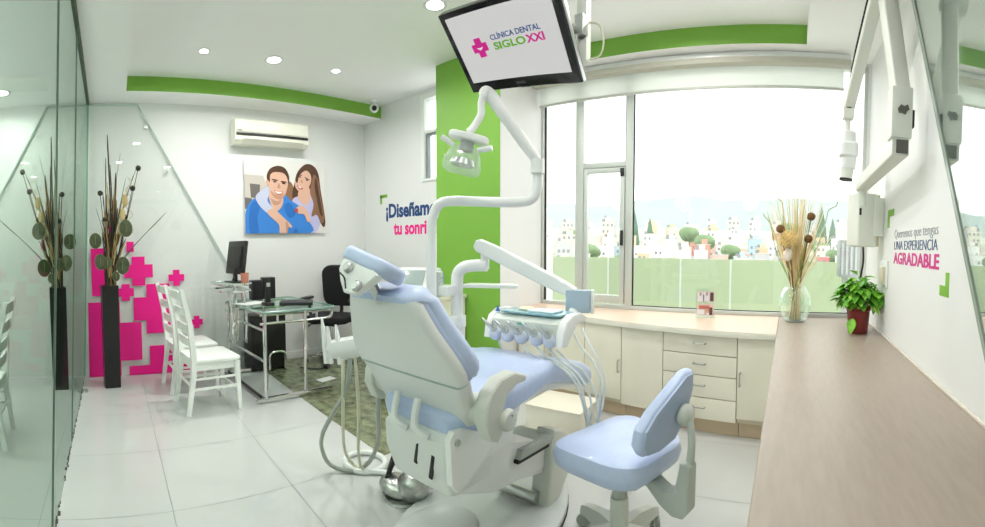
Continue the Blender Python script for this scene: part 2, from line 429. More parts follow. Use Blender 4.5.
t = thing('wall_decal', 'magenta vinyl pattern of squares and crosses on the left wall', 'decal', (XL, 0.6, 0))
def sq(y0, y1, z0, z1):
    m = MB(); m.box(XL + 0.0245, XL + 0.0265, y0, y1, z0, z1); wpart('square', m, MAGENTA, t)
def cross(y, z, s, a=0.36):
    h = s / 2; k = s * a / 2
    m = MB(); m.prism([(y - k, z - h), (y + k, z - h), (y + k, z - k), (y + h, z - k), (y + h, z + k), (y + k, z + k), (y + k, z + h), (y - k, z + h), (y - k, z + k), (y - h, z + k), (y - h, z - k), (y - k, z - k)], XL + 0.0245, XL + 0.0265, 'x'); wpart('cross', m, MAGENTA, t)
def poly(pts):
    m = MB(); m.prism(pts, XL + 0.0245, XL + 0.0265, 'x'); wpart('square', m, MAGENTA, t)
sq(0.09, 0.235, 0.84, 1.33)
poly([(0.035, 0.005), (0.37, 0.005), (0.37, 0.16), (0.592, 0.16), (0.592, 0.555), (0.37, 0.555), (0.37, 0.775), (0.045, 0.775)])
cross(0.576, 1.083, 0.30, 0.45); cross(0.437, 0.868, 0.172, 0.5); cross(0.975, 1.0, 0.168, 0.42); cross(1.185, 0.52, 0.13, 0.45)
poly([(0.655, 0.945), (0.90, 0.945), (0.90, 0.43), (0.645, 0.43), (0.645, 0.57), (0.515, 0.57), (0.515, 0.81), (0.655, 0.81)])
poly([(0.672, 0.30), (0.912, 0.30), (0.912, 0.005), (0.452, 0.005), (0.452, 0.10), (0.672, 0.10)])
sq(0.46, 0.535, 1.285, 1.39); sq(0.285, 0.338, 1.445, 1.573); sq(0.95, 1.295, 0.005, 0.10)

# wall air conditioner
t = thing('air_conditioner', 'ivory split air conditioner high on the left wall above the photograph', 'air conditioner', (XL, 2.1, 2.37))
IV = mat('ivory_plastic', (0.80, 0.80, 0.70), 0.35)
m = MB(); m.prism([(XL, 2.40), (XL + 0.13, 2.40), (XL + 0.165, 2.44), (XL + 0.165, 2.645), (XL + 0.14, 2.665), (XL, 2.665)], 1.615, 2.49, 'y', 0.008); wpart('body', m, IV, t)
m = MB(); m.cbox((XL + 0.168, 2.052, 2.585), (0.012, 0.85, 0.125), 0.005); wpart('front_panel', m, IV, t)
m = MB(); m.cbox((XL + 0.170, 2.052, 2.500), (0.014, 0.85, 0.026), 0.002); wpart('display_strip', m, BLACK, t)
m = MB(); m.prism([(XL + 0.120, 2.403), (XL + 0.128, 2.398), (XL + 0.176, 2.448), (XL + 0.168, 2.458)], 1.70, 2.42, 'y'); wpart('air_louver', m, mat('ivory_louver', (0.72, 0.72, 0.62), 0.4), t)
m = MB(); m.cbox((XL + 0.1755, 1.665, 2.535), (0.004, 0.05, 0.008)); wpart('badge', m, mat('badge_grey', (0.2, 0.2, 0.2), 0.4), t)

# framed photograph of a couple: one flat print
pc = MB(); PW, PH = 1.02, 0.81                                     # drawn in picture units 0..500 x 0..450 (y down)
py0, pz1 = 1.76, 2.262
LAY = [0]
def P2(x, y, l):
    x = max(0, min(500, x)); y = max(0, min(450, y))
    return (XL + 0.026 + l * 0.00035, py0 + x / 500 * PW, pz1 - y / 450 * PH)
def shape(pts, m, k=0):
    LAY[0] += 1
    if k:
        n = len(pts); q = []
        for i in range(n):
            a, b, c, d = [Vector(pts[(i + j - 1) % n]) for j in range(4)]
            for s in range(k):
                u = s / k; q.append(tuple(0.5 * ((2 * b) + (c - a) * u + (2 * a - 5 * b + 4 * c - d) * u * u + (3 * b - a - 3 * c + d) * u ** 3)))
        pts = q
    pc.add([P2(x, y, LAY[0]) for x, y in pts], [tuple(range(len(pts)))], m)
def oval(cx, cy, rx, ry, m, ang=0, n=20):
    a = R(ang); shape([(cx + rx * math.cos(2 * math.pi * i / n) * math.cos(a) - ry * math.sin(2 * math.pi * i / n) * math.sin(a), cy + rx * math.cos(2 * math.pi * i / n) * math.sin(a) + ry * math.sin(2 * math.pi * i / n) * math.cos(a)) for i in range(n)], m)
PM = [mat('print_' + n, c, 0.35) for n, c in (('paper', (0.78, 0.76, 0.74)), ('warm_grey', (0.58, 0.53, 0.48)), ('skin', (0.72, 0.44, 0.33)), ('skin_deep', (0.55, 0.29, 0.20)), ('blue', (0.04, 0.22, 0.66)), ('deep_blue', (0.02, 0.15, 0.52)), ('brown_hair', (0.085, 0.035, 0.018)), ('light_hair', (0.26, 0.13, 0.07)), ('pale_shirt', (0.55, 0.58, 0.76)), ('teeth', (0.85, 0.83, 0.80)), ('lips', (0.50, 0.10, 0.09)), ('brow', (0.05, 0.02, 0.015)), ('lavender', (0.52, 0.50, 0.75)), ('bright', (0.92, 0.91, 0.89)), ('edge', (0.8, 0.8, 0.8)), ('dusk', (0.16, 0.14, 0.13)))]
pc.box(XL + 0.024, XL + 0.0262, py0, py0 + PW, pz1 - PH, pz1, 0, None); pc.m = [14] * len(pc.m)
shape([(0, 0), (500, 0), (500, 450), (0, 450)], 0)
shape([(0, 90), (110, 95), (130, 160), (110, 300), (0, 300)], 1); shape([(0, 230), (40, 235), (40, 300), (0, 300)], 15, 0); shape([(30, 145), (90, 150), (85, 235), (35, 230)], 15, 0)
shape([(230, 130), (280, 130), (300, 200), (310, 270), (260, 290), (215, 260)], 7, 4)
# woman: hair, neck, face, blouse
shape([(320, 60), (370, 8), (420, 12), (455, 60), (470, 170), (490, 300), (498, 380), (485, 410), (455, 370), (420, 360), (380, 330), (300, 270), (285, 200), (300, 130)], 6, 4)
shape([(285, 240), (330, 210), (400, 180), (430, 230), (470, 330), (430, 450), (330, 450), (300, 330)], 12, 4)
shape([(330, 170), (390, 150), (400, 230), (370, 270), (340, 250), (320, 225)], 2, 4)
oval(355, 115, 50, 72, 2, 22)
shape([(305, 105), (330, 55), (375, 25), (415, 60), (425, 110), (400, 55), (365, 50), (330, 85), (318, 130)], 6, 4)
shape([(425, 70), (455, 110), (470, 220), (492, 350), (470, 385), (440, 330), (405, 340), (420, 260), (398, 190), (408, 130)], 7, 4)
shape([(440, 90), (460, 200), (480, 330), (462, 320), (440, 220), (428, 140)], 6, 4)
shape([(318, 140), (330, 152), (352, 160), (347, 170), (328, 168), (318, 155)], 10, 3); shape([(322, 146), (346, 160), (335, 163), (324, 156)], 9)
oval(334, 90, 9, 4, 11, 25); oval(378, 108, 9, 4, 11, 25); shape([(322, 74), (345, 78), (345, 83), (322, 79)], 11, 2); shape([(368, 90), (395, 104), (393, 108), (367, 96)], 11, 2)
shape([(345, 105), (352, 125), (340, 130), (337, 122)], 3, 3)
# man: sweater, neck, head
shape([(0, 330), (30, 255), (90, 220), (150, 190), (220, 190), (270, 240), (330, 280), (370, 350), (395, 450), (0, 450)], 4, 4)
shape([(25, 300), (60, 250), (90, 270), (70, 350), (75, 450), (25, 450)], 5, 4); shape([(230, 280), (270, 260), (300, 330), (260, 350)], 5, 4)
shape([(143, 170), (215, 170), (225, 260), (190, 310), (160, 290), (140, 230)], 2, 4); shape([(150, 235), (190, 250), (215, 235), (205, 265), (170, 275)], 3, 4)
shape([(140, 115), (150, 70), (200, 48), (250, 70), (258, 130), (245, 190), (215, 232), (180, 228), (150, 190)], 2, 4)
shape([(135, 130), (130, 90), (150, 50), (195, 30), (240, 42), (265, 90), (260, 135), (250, 95), (225, 72), (175, 70), (150, 90), (147, 130)], 6, 4)
oval(134, 138, 9, 20, 2, -8)
shape([(150, 185), (175, 205), (205, 212), (235, 200), (248, 180), (240, 210), (212, 238), (178, 232), (158, 210)], 3, 4)
shape([(170, 183), (200, 190), (225, 190), (215, 208), (190, 208)], 10, 3); shape([(174, 186), (200, 192), (221, 192), (212, 202), (190, 202)], 9, 2)
oval(176, 130, 10, 4.5, 11); oval(230, 138, 10, 4.5, 11); shape([(160, 114), (192, 117), (192, 124), (160, 120)], 11, 2); shape([(215, 124), (245, 126), (245, 132), (215, 131)], 11, 2)
shape([(200, 135), (210, 165), (196, 170), (190, 164)], 3, 3)
# her sleeve and hands round his shoulders
shape([(60, 230), (90, 190), (140, 165), (140, 210), (130, 250), (165, 300), (140, 330), (90, 290)], 8, 4)
shape([(128, 325), (165, 298), (235, 360), (275, 400), (270, 415), (240, 400), (245, 450), (200, 450), (195, 395)], 2, 4)
shape([(240, 375), (255, 395), (248, 445), (240, 440), (238, 400)], 3, 3)
shape([(300, 300), (330, 272), (360, 285), (385, 330), (395, 370), (375, 375), (355, 330), (320, 325)], 2, 4); oval(306, 305, 12, 14, 10)
shape([(290, 425), (305, 418), (315, 440), (300, 450), (285, 445)], 5, 3)
solo('photo_print', pc, PM, 'large photo print of a smiling man and woman on the left wall', 'picture', (XL + 0.024, 2.27, 1.452), auto=20)

# ------------------------------------------------------------------ glass partition on the left
PG = glassy('partition_glass', (0.67, 0.73, 0.685), 0.04)
def pl(x, z): return (0.113 - 0.06 * (x + 4.62) * 1.0) * z / ZL + (-0.012 - 0.062 * (x + 4.62)) * (1 - z / ZL)
def sheet(x0, x1, z0, z1, th):
    m = MB(); vs = []
    for dy in (-th / 2, th / 2):
        for x, z in ((x0, z0), (x1, z0), (x1, z1), (x0, z1)): vs.append((x, pl(x, z) + dy, z))
    m.add(vs, [(0, 1, 2, 3), (4, 5, 6, 7), (0, 1, 5, 4), (1, 2, 6, 5), (2, 3, 7, 6), (3, 0, 4, 7)]); return m
t = thing('glass_partition', 'tinted floor to ceiling glass partition along the left edge of the room', 'glass partition', (-2.5, -0.14, 0))
edges = [-4.60, -3.02, -1.98, -0.25]
for a, b in zip(edges, edges[1:]): wpart('glass_pane', sheet(a + 0.003, b - 0.003, 0.02, ZL - 0.02, 0.010), PG, t)
for x in edges[1:3]: wpart('pane_joint', sheet(x - 0.0018, x + 0.0018, 0.02, ZL - 0.02, 0.0105), mat('pale_joint', (0.30, 0.40, 0.35), 0.3), t)
wpart('end_strip', sheet(-4.625, -4.60, 0.02, ZL, 0.020), mat('pale_green_strip', (0.36, 0.58, 0.46), 0.25), t)
wpart('top_channel', sheet(-4.62, -0.25, ZL - 0.03, ZL - 0.001, 0.030), SEALD, t)
m = MB()
for i in range(90):
    x = -4.45 + i * 0.033
    if random.random() < 0.62: m.cbox((x, pl(x, 0) + random.uniform(-.006, .006), 0.004), (random.uniform(.012, .035), random.uniform(.006, .014), 0.004))
wpart('floor_seal', m, mat('worn_dark_seal', (0.07, 0.06, 0.05), 0.8), t)
m = MB(); m.box(-4.60, -0.25, pl(-2.4, 0) + 0, pl(-2.4, 0) + 0.001, 0.0, 0.001)
for dy in (-0.03, 0.03):
    m = MB(); m.lathe([(0, 0.02), (0.022, 0.02), (0.026, 0)], (-4.15, pl(-4.15, 0) + dy, 0.002), 12); wpart('floor_clip', m, STEEL, t)

# ------------------------------------------------------------------ tall black vases with dried branches
def vase(x, y, label):
    t = thing('tall_vase', label, 'vase', (x, y, 0), R(4), 'tall square black floor vases')
    m = MB(); m.loft([[(sx * h, sy * h, z) for sx, sy in ((-1, -1), (1, -1), (1, 1), (-1, 1))] for h, z in ((0.072, 0), (0.074, 0.01), (0.079, 0.96), (0.080, 0.97), (0.072, 0.97), (0.068, 0.90))]); part('body', m, mat('black_lacquer', (0.012, 0.012, 0.012), 0.3), t)
    m = MB(); m.box(-0.069, 0.069, -0.069, 0.069, 0.88, 0.9); part('filling', m, mat('dry_moss', (0.05, 0.04, 0.02), 0.9), t)
STEM = [mat('stem_' + n, c, 0.7) for n, c in (('dark', (0.035, 0.028, 0.018)), ('tan', (0.32, 0.20, 0.08)), ('green', (0.10, 0.12, 0.04)), ('straw', (0.50, 0.38, 0.17)))]
LEAFD = mat('dried_disc_leaf', (0.045, 0.06, 0.024), 0.6, noise=0.3, scale=20)
LEAFR = mat('straw_rim', (0.20, 0.18, 0.07), 0.6)
def branches(x, y, label, s):
    # s mirrors the bunch left to right
    t = thing('dried_arrangement', label, 'dried branches', (x, y, 0.9), 0, 'dried branches in the black vases')
    rnd = random.Random(5)
    def stem(dy, top, r, k, bend=0.0, dx=0.0, y0=None):
        b = rnd.uniform(-.045, .045) if y0 is None else y0
        p = [(rnd.uniform(-.03, .03), s * b, 0), (dx * 0.3, s * (b + (dy - b) * 0.25 + bend), (top - 0.9) * 0.45), (dx, s * dy, top - 0.9)]
        m = MB(); m.tube(smooth_path(p, 5), [r] * 6 + [r * 0.75] * 4 + [r * 0.4], 5); part('stem', m, STEM[k], t)
    # (sideways, height, radius, kind): right of the bunch is +
    for dy, top, r, k in ((.01, 2.40, .010, 0), (-.012, 2.18, .007, 0), (.028, 2.12, .008, 0), (.03, 1.55, .01, 1), (-.04, 1.78, .004, 0), (.085, 2.05, .011, 0), (.135, 2.24, .004, 1), (.09, 2.0, .006, 1), (.17, 1.98, .004, 2), (.19, 1.9, .005, 3), (.25, 2.02, .004, 0), (.30, 2.13, .004, 2), (.21, 1.72, .005, 1),
                        (.06, 1.85, .006, 1), (.10, 1.6, .007, 3), (.0, 1.7, .006, 0), (-.02, 1.5, .006, 1), (.14, 1.5, .006, 3), (.05, 1.45, .007, 1), (.16, 1.42, .006, 0), (-.05, 1.35, .006, 0), (.12, 1.75, .004, 0), (.07, 1.35, .008, 3), (.02, 1.3, .008, 2)):
        stem(dy, top, r, k, rnd.uniform(-.01, .01), rnd.uniform(-.05, .05))
    for q in range(36): stem(rnd.uniform(-.075, .16), rnd.uniform(1.25, 2.0), rnd.uniform(.005, .010), rnd.choice((0, 0, 1, 1, 3, 0)), rnd.uniform(-.015, .015), rnd.uniform(-.05, .05))
    stem(.56, 1.66, .004, 0, 0, 0); stem(.50, 1.60, .003, 2, 0, .05)
    stem(-.12, 1.72, .003, 0, 0, 0); stem(-.03, 1.35, .006, 2)
    m = MB(); m.tube([(0.02, s * (.2 + .03 * math.sin(i * .9)), .55 + i * .022) for i in range(26)], .003, 5); part('curly_stem', m, STEM[3], t)
    for dy, z, r in ((-.075, 1.85, .026), (-.04, 1.60, .024), (.235, 1.89, .027), (.295, 2.08, .027), (.16, 1.62, .024)):
        m = MB(); m.ball((0.03, s * dy, z - 0.9), r, 10, 8); part('seed_pod', m, STEM[0], t)
        m = MB(); m.tube(smooth_path([(0, 0, 0), (.02, s * dy * .6, (z - .9) * .6), (.03, s * dy, z - .9)], 4), .0035, 5); part('stem', m, STEM[0], t)
    for dy, z in ((.155, 1.77), (.13, 1.64), (.105, 1.50)):
        m = MB(); m.ball((0.06, s * dy, z - 0.9), (.012, .028, .06), 10, 8); part('seed_pod', m, STEM[3], t)
    for dy, z, r, a in ((-.135, 1.40, .066, 0), (-.095, 1.20, .068, 25), (.155, 1.51, .074, 10), (.115, 1.16, .074, -20), (-.03, 1.19, .05, 0), (.05, 1.06, .04, 10)):
        m = MB(); M = Matrix.Translation((0.08, s * dy, z - 0.9)) @ rotm(0, 80, s * a).to_4x4()
        m.lathe([(0, .006), (r * .6, .004), (r, 0), (r * .6, -.004), (0, -.006)], n=20, M=M)
        m.v = [(a, s * dy + (b - s * dy) * .86, z - .9 + (c - z + .9) * 1.12) for a, b, c in m.v]; lf = part('disc_leaf', m, LEAFD, t)
        m = MB(); n = 22; m.tube([M @ Vector((r * math.cos(2 * math.pi * i / n), r * math.sin(2 * math.pi * i / n), 0)) for i in range(n + 1)], .0022, 5)
        m.tube([M @ Vector((r * .5, 0, .007)), M @ Vector((-r * .6, 0, .007))], .003, 5); m.v = [(a, s * dy + (b - s * dy) * .86, z - .9 + (c - z + .9) * 1.12) for a, b, c in m.v]; part('leaf_rim', m, LEAFR, lf)
vase(-4.30, 0.25, 'tall square black vase standing in front of the magenta wall pattern')
branches(-4.30, 0.265, 'dried branches and disc leaves in the vase before the magenta pattern', 1)
vase(-4.30, -0.245, 'tall square black vase standing in for the reflection in the glass partition')  # second vase built behind the glass in place of a reflection
branches(-4.30, -0.245, 'dried branches and disc leaves standing in for the reflection in the glass partition', -1)  # mirrored bunch built in place of the reflected one

# ------------------------------------------------------------------ white ladder-back chairs
def white_chair(x, y, rz, label):
    t = thing('dining_chair', label, 'chair', (x, y, 0), rz, 'white wooden ladder-back chairs')
    # local: front towards +y, width along x
    m = MB(); m.prism([(-.20, -.19), (.20, -.19), (.215, .17), (.19, .21), (-.19, .21), (-.215, .17)], .405, .435, 'z', .010); part('seat', m, WPAINT, t)
    m = MB(); m.box(-.18, .18, .15, .17, .345, .405); m.box(-.18, .18, -.175, -.155, .345, .405); m.box(-.19, -.17, -.16, .16, .345, .405); m.box(.17, .19, -.16, .16, .345, .405); part('apron', m, WPAINT, t)
    for sx in (-1, 1):
        m = MB(); m.loft([[(sx * .185 + px * h, .18 + dy + pq * h, z) for px, pq in ((-1, -1), (1, -1), (1, 1), (-1, 1))] for h, dy, z in ((.014, .02, 0), (.021, 0, .40))]); part('leg', m, WPAINT, t)
        m = MB(); m.loft([[(sx * .185 + px * hx, y0 + pq * h, z) for px, pq in ((-1, -1), (1, -1), (1, 1), (-1, 1))] for hx, h, y0, z in ((.015, .016, -.23, 0), (.018, .020, -.185, .30), (.019, .022, -.18, .46), (.018, .020, -.205, .72), (.015, .016, -.265, .985))]); part('back_post', m, WPAINT, t)
        m = MB(); m.cbox((sx * .187, 0, .20), (.016, .37, .022), .004); part('stretcher', m, WPAINT, t)
        m = MB(); m.cbox((sx * .187, 0, .28), (.014, .36, .018), .004); part('stretcher', m, WPAINT, t)
    m = MB(); m.cbox((0, .19, .165), (.37, .015, .025), .004); part('stretcher', m, WPAINT, t)
    m = MB(); m.cbox((0, -.20, .23), (.37, .015, .022), .004); part('stretcher', m, WPAINT, t)
    for z, yy in ((.93, -.252), (.80, -.224), (.67, -.199), (.56, -.187)):
        m = MB(); m.loft([[(px, yy - .018 * (1 - (px / .18) ** 2) + dy, z + dz) for dy, dz in ((-.007, -.028), (.007, -.028), (.007, .028 + .012 * (1 - (px / .18) ** 2)), (-.007, .028 + .012 * (1 - (px / .18) ** 2)))] for px in [-.18 + .045 * i for i in range(9)]]); part('back_slat', m, WPAINT, t)
white_chair(-3.56, 1.00, R(3), 'white wooden ladder-back chair nearest to the camera at the glass desk')
white_chair(-4.10, 0.98, R(2), 'white wooden ladder-back chair tucked behind its twin beside the magenta pattern')
white_chair(-3.10, -0.78, R(180), 'white wooden ladder-back chair cut by the left edge, standing in for a reflection in the partition glass')  # chair copy set behind the glass to act as the reflected chair

# ------------------------------------------------------------------ glass desk
DGL = glassy('desk_glass', (0.86, 0.95, 0.92), 0.12)
t = thing('glass_desk', 'clear glass desk on a chrome tube frame beside the white chairs', 'desk', (-3.9, 1.75, 0))
m = MB(); m.prism(rrect(.47, .36, .05), .755, .767); m.v = [(x - 3.86, y + 1.78, z) for x, y, z in m.v]; wpart('glass_top', m, [DGL], t)
m = MB(); m.tube([(p[0] * 1.0 - 3.86, p[1] + 1.78, .761) for p in rrect(.471, .361, .05) + [rrect(.471, .361, .05)[0]]], .006, 5); wpart('glass_rim', m, mat('desk_glass_edge', (.30, .48, .42), .15), t)
for x, ln in ((-3.43, 'near'), (-4.36, 'far')):
    m = MB(); m.cbox((x, 1.74, .022), (.05, .74, .036), .012)
    wpart('floor_rail', m, CHROME, t)
    for y in (1.46, 1.84):
        m = MB(); m.tube([(x, y, .035), (x, y, .745)], .017, 10); wpart('leg', m, CHROME, t)
    m = MB(); m.tube([(x, 1.42, .735), (x, 2.06, .735)], .014, 8); m.tube([(x, 1.42, .66), (x, 2.06, .66)], .012, 8)
    m.tube(smooth_path([(x, 2.06, .735), (x, 2.10, .725), (x, 2.115, .697), (x, 2.10, .67), (x, 2.06, .66)], 4), .013, 8)
    for y in (1.58, 1.72, 1.96): m.tube([(x, y, .66), (x, y, .735)], .010, 8)
    wpart('side_frame', m, CHROME, t)
m = MB(); m.tube([(-3.43, 1.46, .60), (-4.36, 1.46, .60)], .013, 8); m.tube([(-3.43, 1.46, .34), (-4.36, 1.46, .34)], .013, 8); m.tube([(-3.43, 1.46, .735), (-4.36, 1.46, .735)], .013, 8); wpart('modesty_rail', m, CHROME, t)
m = MB(); m.tube([(-3.43, 1.44, .03), (-4.36, 1.44, .03)], .014, 8); wpart('floor_bar', m, BLACK, t)
m = MB(); m.tube(smooth_path([(-4.25, 1.86, .02), (-4.25, 1.86, .16), (-4.25, 1.90, .20), (-4.25, 2.0, .20), (-4.25, 2.04, .16), (-4.25, 2.04, .02)], 5), .014, 8); wpart('hoop_foot', m, CHROME, t)
# raised monitor shelf with its curled tube support
m = MB(); m.prism(rrect(.24, .15, .10), .945, .955); m.v = [(x - 4.22, y + 1.44, z) for x, y, z in m.v]; wpart('monitor_shelf', m, DGL, t)
m = MB(); q = rrect(.245, .155, .11); m.tube([(p[0] - 4.22, p[1] + 1.44, .950) for p in q + [q[0]]], .012, 8); m.tube([(p[0] - 4.22, p[1] + 1.44, .885) for p in q + [q[0]]], .012, 8); wpart('shelf_rail', m, CHROME, t)
m = MB()
for dy, dx in ((-.02, .10), (.05, .02), (.10, .12)):
    m.tube(smooth_path([(-4.12 + dx, 1.38 + dy, .88), (-4.10 + dx, 1.39 + dy, .76), (-4.08 + dx, 1.40 + dy, .60), (-4.10 + dx, 1.40 + dy, .45), (-4.12 + dx, 1.41 + dy, .40)], 5), .017, 8)
m.tube([(-4.0, 1.40, .95), (-4.0, 1.40, .40)], .016, 8)
wpart('shelf_support', m, CHROME, t)

# monitor
t = thing('computer_monitor', 'black flat computer monitor seen from behind on the raised desk shelf', 'monitor', (-4.22, 1.49, .956), R(8))
m = MB(); m.prism(rrect(.11, .08, .03), 0, .012, 'z', .003); part('base', m, BLACK, t)
m = MB(); m.cbox((0, .0, .07), (.05, .03, .13), .006); part('neck', m, BLACK, t)
m = MB(); m.cbox((0.0, .02, .245), (.36, .035, .33), .010, rotm(-8, 0, 0)); part('housing', m, BLACK, t)
m = MB(); m.cbox((0.0, -.006, .25), (.26, .03, .22), .010, rotm(-8, 0, 0)); part('rear_cover', m, mat('dark_grey_plastic', (.03, .03, .03), .5), t)
m = MB(); m.tube(smooth_path([(.05, -.02, .16), (.08, -.05, .11), (.06, -.05, .06), (.03, -.05, .02)], 5), .005, 6); part('cable', m, BLACK, t)

def bit(name, m, mt, label, cat, base): return solo(name, m, mt, label, cat, base)
# black computer case below, things on the desk top
t = thing('computer_case', 'black computer case standing on the floor under the glass desk', 'computer', (-4.42, 1.88, 0))
m = MB(); m.cbox((-4.42, 1.88, .30), (.22, .40, .58), .01); wpart('case', m, BLACK, t)
m = MB(); m.cbox((-4.304, 1.88, .30), (.012, .38, .56), .004); wpart('front_bezel', m, mat('black_gloss', (.02, .02, .02), .15), t)
t = thing('desk_speaker', 'black box speaker standing on the glass desk beside the monitor', 'speaker', (-4.20, 1.78, .768))
m = MB(); m.cbox((-4.20, 1.70, .87), (.10, .12, .20), .01); wpart('cabinet', m, BLACK, t); m = MB(); m.cbox((-4.145, 1.70, .87), (.008, .10, .17), .003); wpart('grille', m, BLACKF, t)
t = thing('desk_speaker', 'squat black speaker leaning by the taller one on the glass desk', 'speaker', (-4.2, 1.92, .768))
m = MB(); m.cbox((-4.24, 1.85, .88), (.10, .13, .222), .01); wpart('cabinet', m, BLACK, t); m = MB(); m.cbox((-4.185, 1.85, .88), (.008, .11, .19), .003); wpart('grille', m, BLACKF, t)
t = thing('cordless_phone', 'black cordless telephone upright in its cradle on the glass desk', 'telephone', (-3.72, 1.62, .768))
m = MB(); m.cbox((-3.72, 1.62, .785), (.11, .09, .034), .01); wpart('cradle', m, BLACK, t)
m = MB(); m.cbox((-3.72, 1.62, .90), (.03, .05, .25), .010); wpart('handset', m, BLACK, t); m = MB(); m.cbox((-3.703, 1.62, .96), (.006, .034, .035), .001); wpart('display', m, mat('pale_lcd', (.5, .55, .5), .3), t)
t = thing('laptop', 'closed black laptop lying flat on the near end of the glass desk', 'laptop', (-3.66, 1.88, .768), R(-30))
m = MB(); m.cbox((0, 0, .012), (.24, .30, .018), .006); part('base', m, BLACK, t); m = MB(); m.cbox((0, 0, .027), (.24, .30, .010), .004); part('lid', m, mat('matt_black', (.02, .02, .022), .5), t)
m = MB(); m.cbox((-3.95, 1.55, .772), (.20, .28, .006), 0, rotm(0, 0, 20)); bit('paper_sheet', m, mat('paper', (.72, .74, .72), .7), 'white papers lying on the glass desk below the monitor shelf', 'paper', (-3.95, 1.55, .768))
m = MB(); m.lathe([(0, 0), (.035, 0), (.04, .10), (.036, .10), (.033, .005)], (-4.035, 1.52, .957), 14); bit('pen_cup', m, mat('salmon_cup', (.60, .22, .16), .5), 'small salmon coloured cup beside the computer monitor', 'cup', (-4.035, 1.52, .957))
m = MB(); m.tube(smooth_path([(-4.15, 2.16, .03), (-4.05, 2.35, .012), (-4.25, 2.5, .01), (-4.45, 2.7, .01), (-4.55, 3.0, .03)], 6), .008, 6); bit('floor_cable', m, BLACK, 'black cable running across the floor behind the glass desk', 'cable', (-4.25, 2.5, .002))

# ------------------------------------------------------------------ black office chair
t = thing('office_chair', 'black fabric office chair on castors behind the glass desk', 'office chair', (-4.25, 2.62, 0), R(215))
# local: front towards +y
for k in range(5):
    a = R(90 + 72 * k + 10); c, s_ = math.cos(a), math.sin(a)
    m = MB(); m.loft([[(c * d - s_ * w_, s_ * d + c * w_, z) for w_, z in ((-h, zz - .016), (h, zz - .016), (h, zz + .012), (-h, zz + .012))] for d, h, zz in ((.03, .024, .10), (.29, .015, .078))]); part('leg', m, CHROME, t)
    for o_ in (-.014, .014):
        m = MB(); m.lathe([(0, -.009), (.024, -.009), (.027, 0), (.024, .009), (0, .009)], (c * .29 - s_ * o_, s_ * .29 + c * o_, .028), 12, Matrix.Rotation(a, 3, 'Z') @ rotm(90, 0, 0)); part('castor', m, BLACK, t)
m = MB(); m.tube([(0, 0, .09), (0, 0, .25)], .028, 12); m.tube([(0, 0, .25), (0, 0, .43)], .018, 12); part('gas_column', m, CHROME, t)
m = MB(); m.cbox((0, 0, .44), (.18, .22, .04), .01); part('mechanism', m, BLACK, t); m = MB(); m.tube([(.08, .05, .44), (.22, .08, .43), (.25, .08, .40)], .008, 6); part('lever', m, BLACK, t)
m = MB(); m.prism(rrect(.235, .22, .09), .46, .54, 'z', .028, None, 3); part('seat', m, BLACKF, t)
m = MB(); m.prism(rrect(.21, .24, .11), -.035, .035, 'z', .024, Matrix.Translation((0, -.25, .84)) @ rotm(82, 0, 0).to_4x4(), 3); part('backrest', m, BLACKF, t)
m = MB(); m.tube(smooth_path([(0, -.10, .45), (0, -.24, .46), (0, -.30, .55), (0, -.28, .72)], 5), .022, 8); part('back_support', m, BLACK, t)
for sx in (-1, 1):
    m = MB(); m.tube(smooth_path([(sx * .20, -.08, .46), (sx * .29, -.08, .49), (sx * .30, -.06, .62), (sx * .29, -.02, .70)], 5), .018, 8); part('arm_post', m, BLACK, t)
    m = MB(); m.prism(rrect(.04, .13, .035), .70, .73, 'z', .010); m.v = [(x + sx * .29, y + .03, z) for x, y, z in m.v]; part('armrest', m, BLACK, t)
# sheet of paper on the floor by its castor
m = MB(); m.cbox((-3.72, 2.22, .005), (.10, .18, .003), 0, rotm(0, 0, 10)); bit('fallen_paper', m, mat('paper', (.72, .74, .72), .7), 'slip of white paper on the granite floor below the office chair', 'paper', (-3.72, 2.22, .002))

# ------------------------------------------------------------------ back wall lettering
def wall_text(root, body, mt, x0, x1, z0, z1, bold, name='lettering'):
    m = fit_text(text_mb(body, .1, bold, .001), x0, x1, z0, z1)
    map_mb(m, lambda x, y, z: (x, YT - .0012 - z, y)); return wpart(name, m, mt, root)
t = thing('wall_lettering', 'navy and magenta lettering on the back wall beside the green column', 'wall lettering', (-3.4, YT, 1.42))
wall_text(t, '¡Diseñamos', NAVY, -4.215, -3.285, 1.577, 1.788, .0036)
wall_text(t, 'tu sonrisa!', MAGENTA, -4.075, -3.335, 1.418, 1.577, .0034)
m = MB(); m.box(-4.325, -4.292, YT - .002, YT - .0003, 1.795, 1.905); m.box(-4.325, -4.19, YT - .002, YT - .0003, 1.868, 1.905); wpart('corner_bracket', m, LIMEV, t)

# ------------------------------------------------------------------ dental chair (faces the window, +y)
XC = -1.26
t = thing('dental_chair', 'reclined dental chair with pale blue cushions and white shell on a floor plate', 'dental chair', (XC, 1.70, 0))
m = MB(); ell = [(XC - .02 + .33 * math.cos(2 * math.pi * i / 40) * (1.0 - .06 * math.sin(2 * math.pi * i / 40)), 1.62 + .53 * math.sin(2 * math.pi * i / 40)) for i in range(40)]
m.prism(ell, .012, .042, 'z', .010, None, 3); base = wpart('base_plate', m, mat('base_white', (.56, .585, .57), .35), t)
m = MB(); m.prism([(XC + (x - XC) * 1.008, 1.6 + (y - 1.6) * 1.005) for x, y in ell], .001, .016); wpart('rubber_edge', m, DARK, t, base)
m = MB(); m.ball((XC - .10, 1.36, .03), (.17, .22, .075), 20, 12); wpart('base_dome', m, mat('base_white', (.56, .585, .57), .35), t)
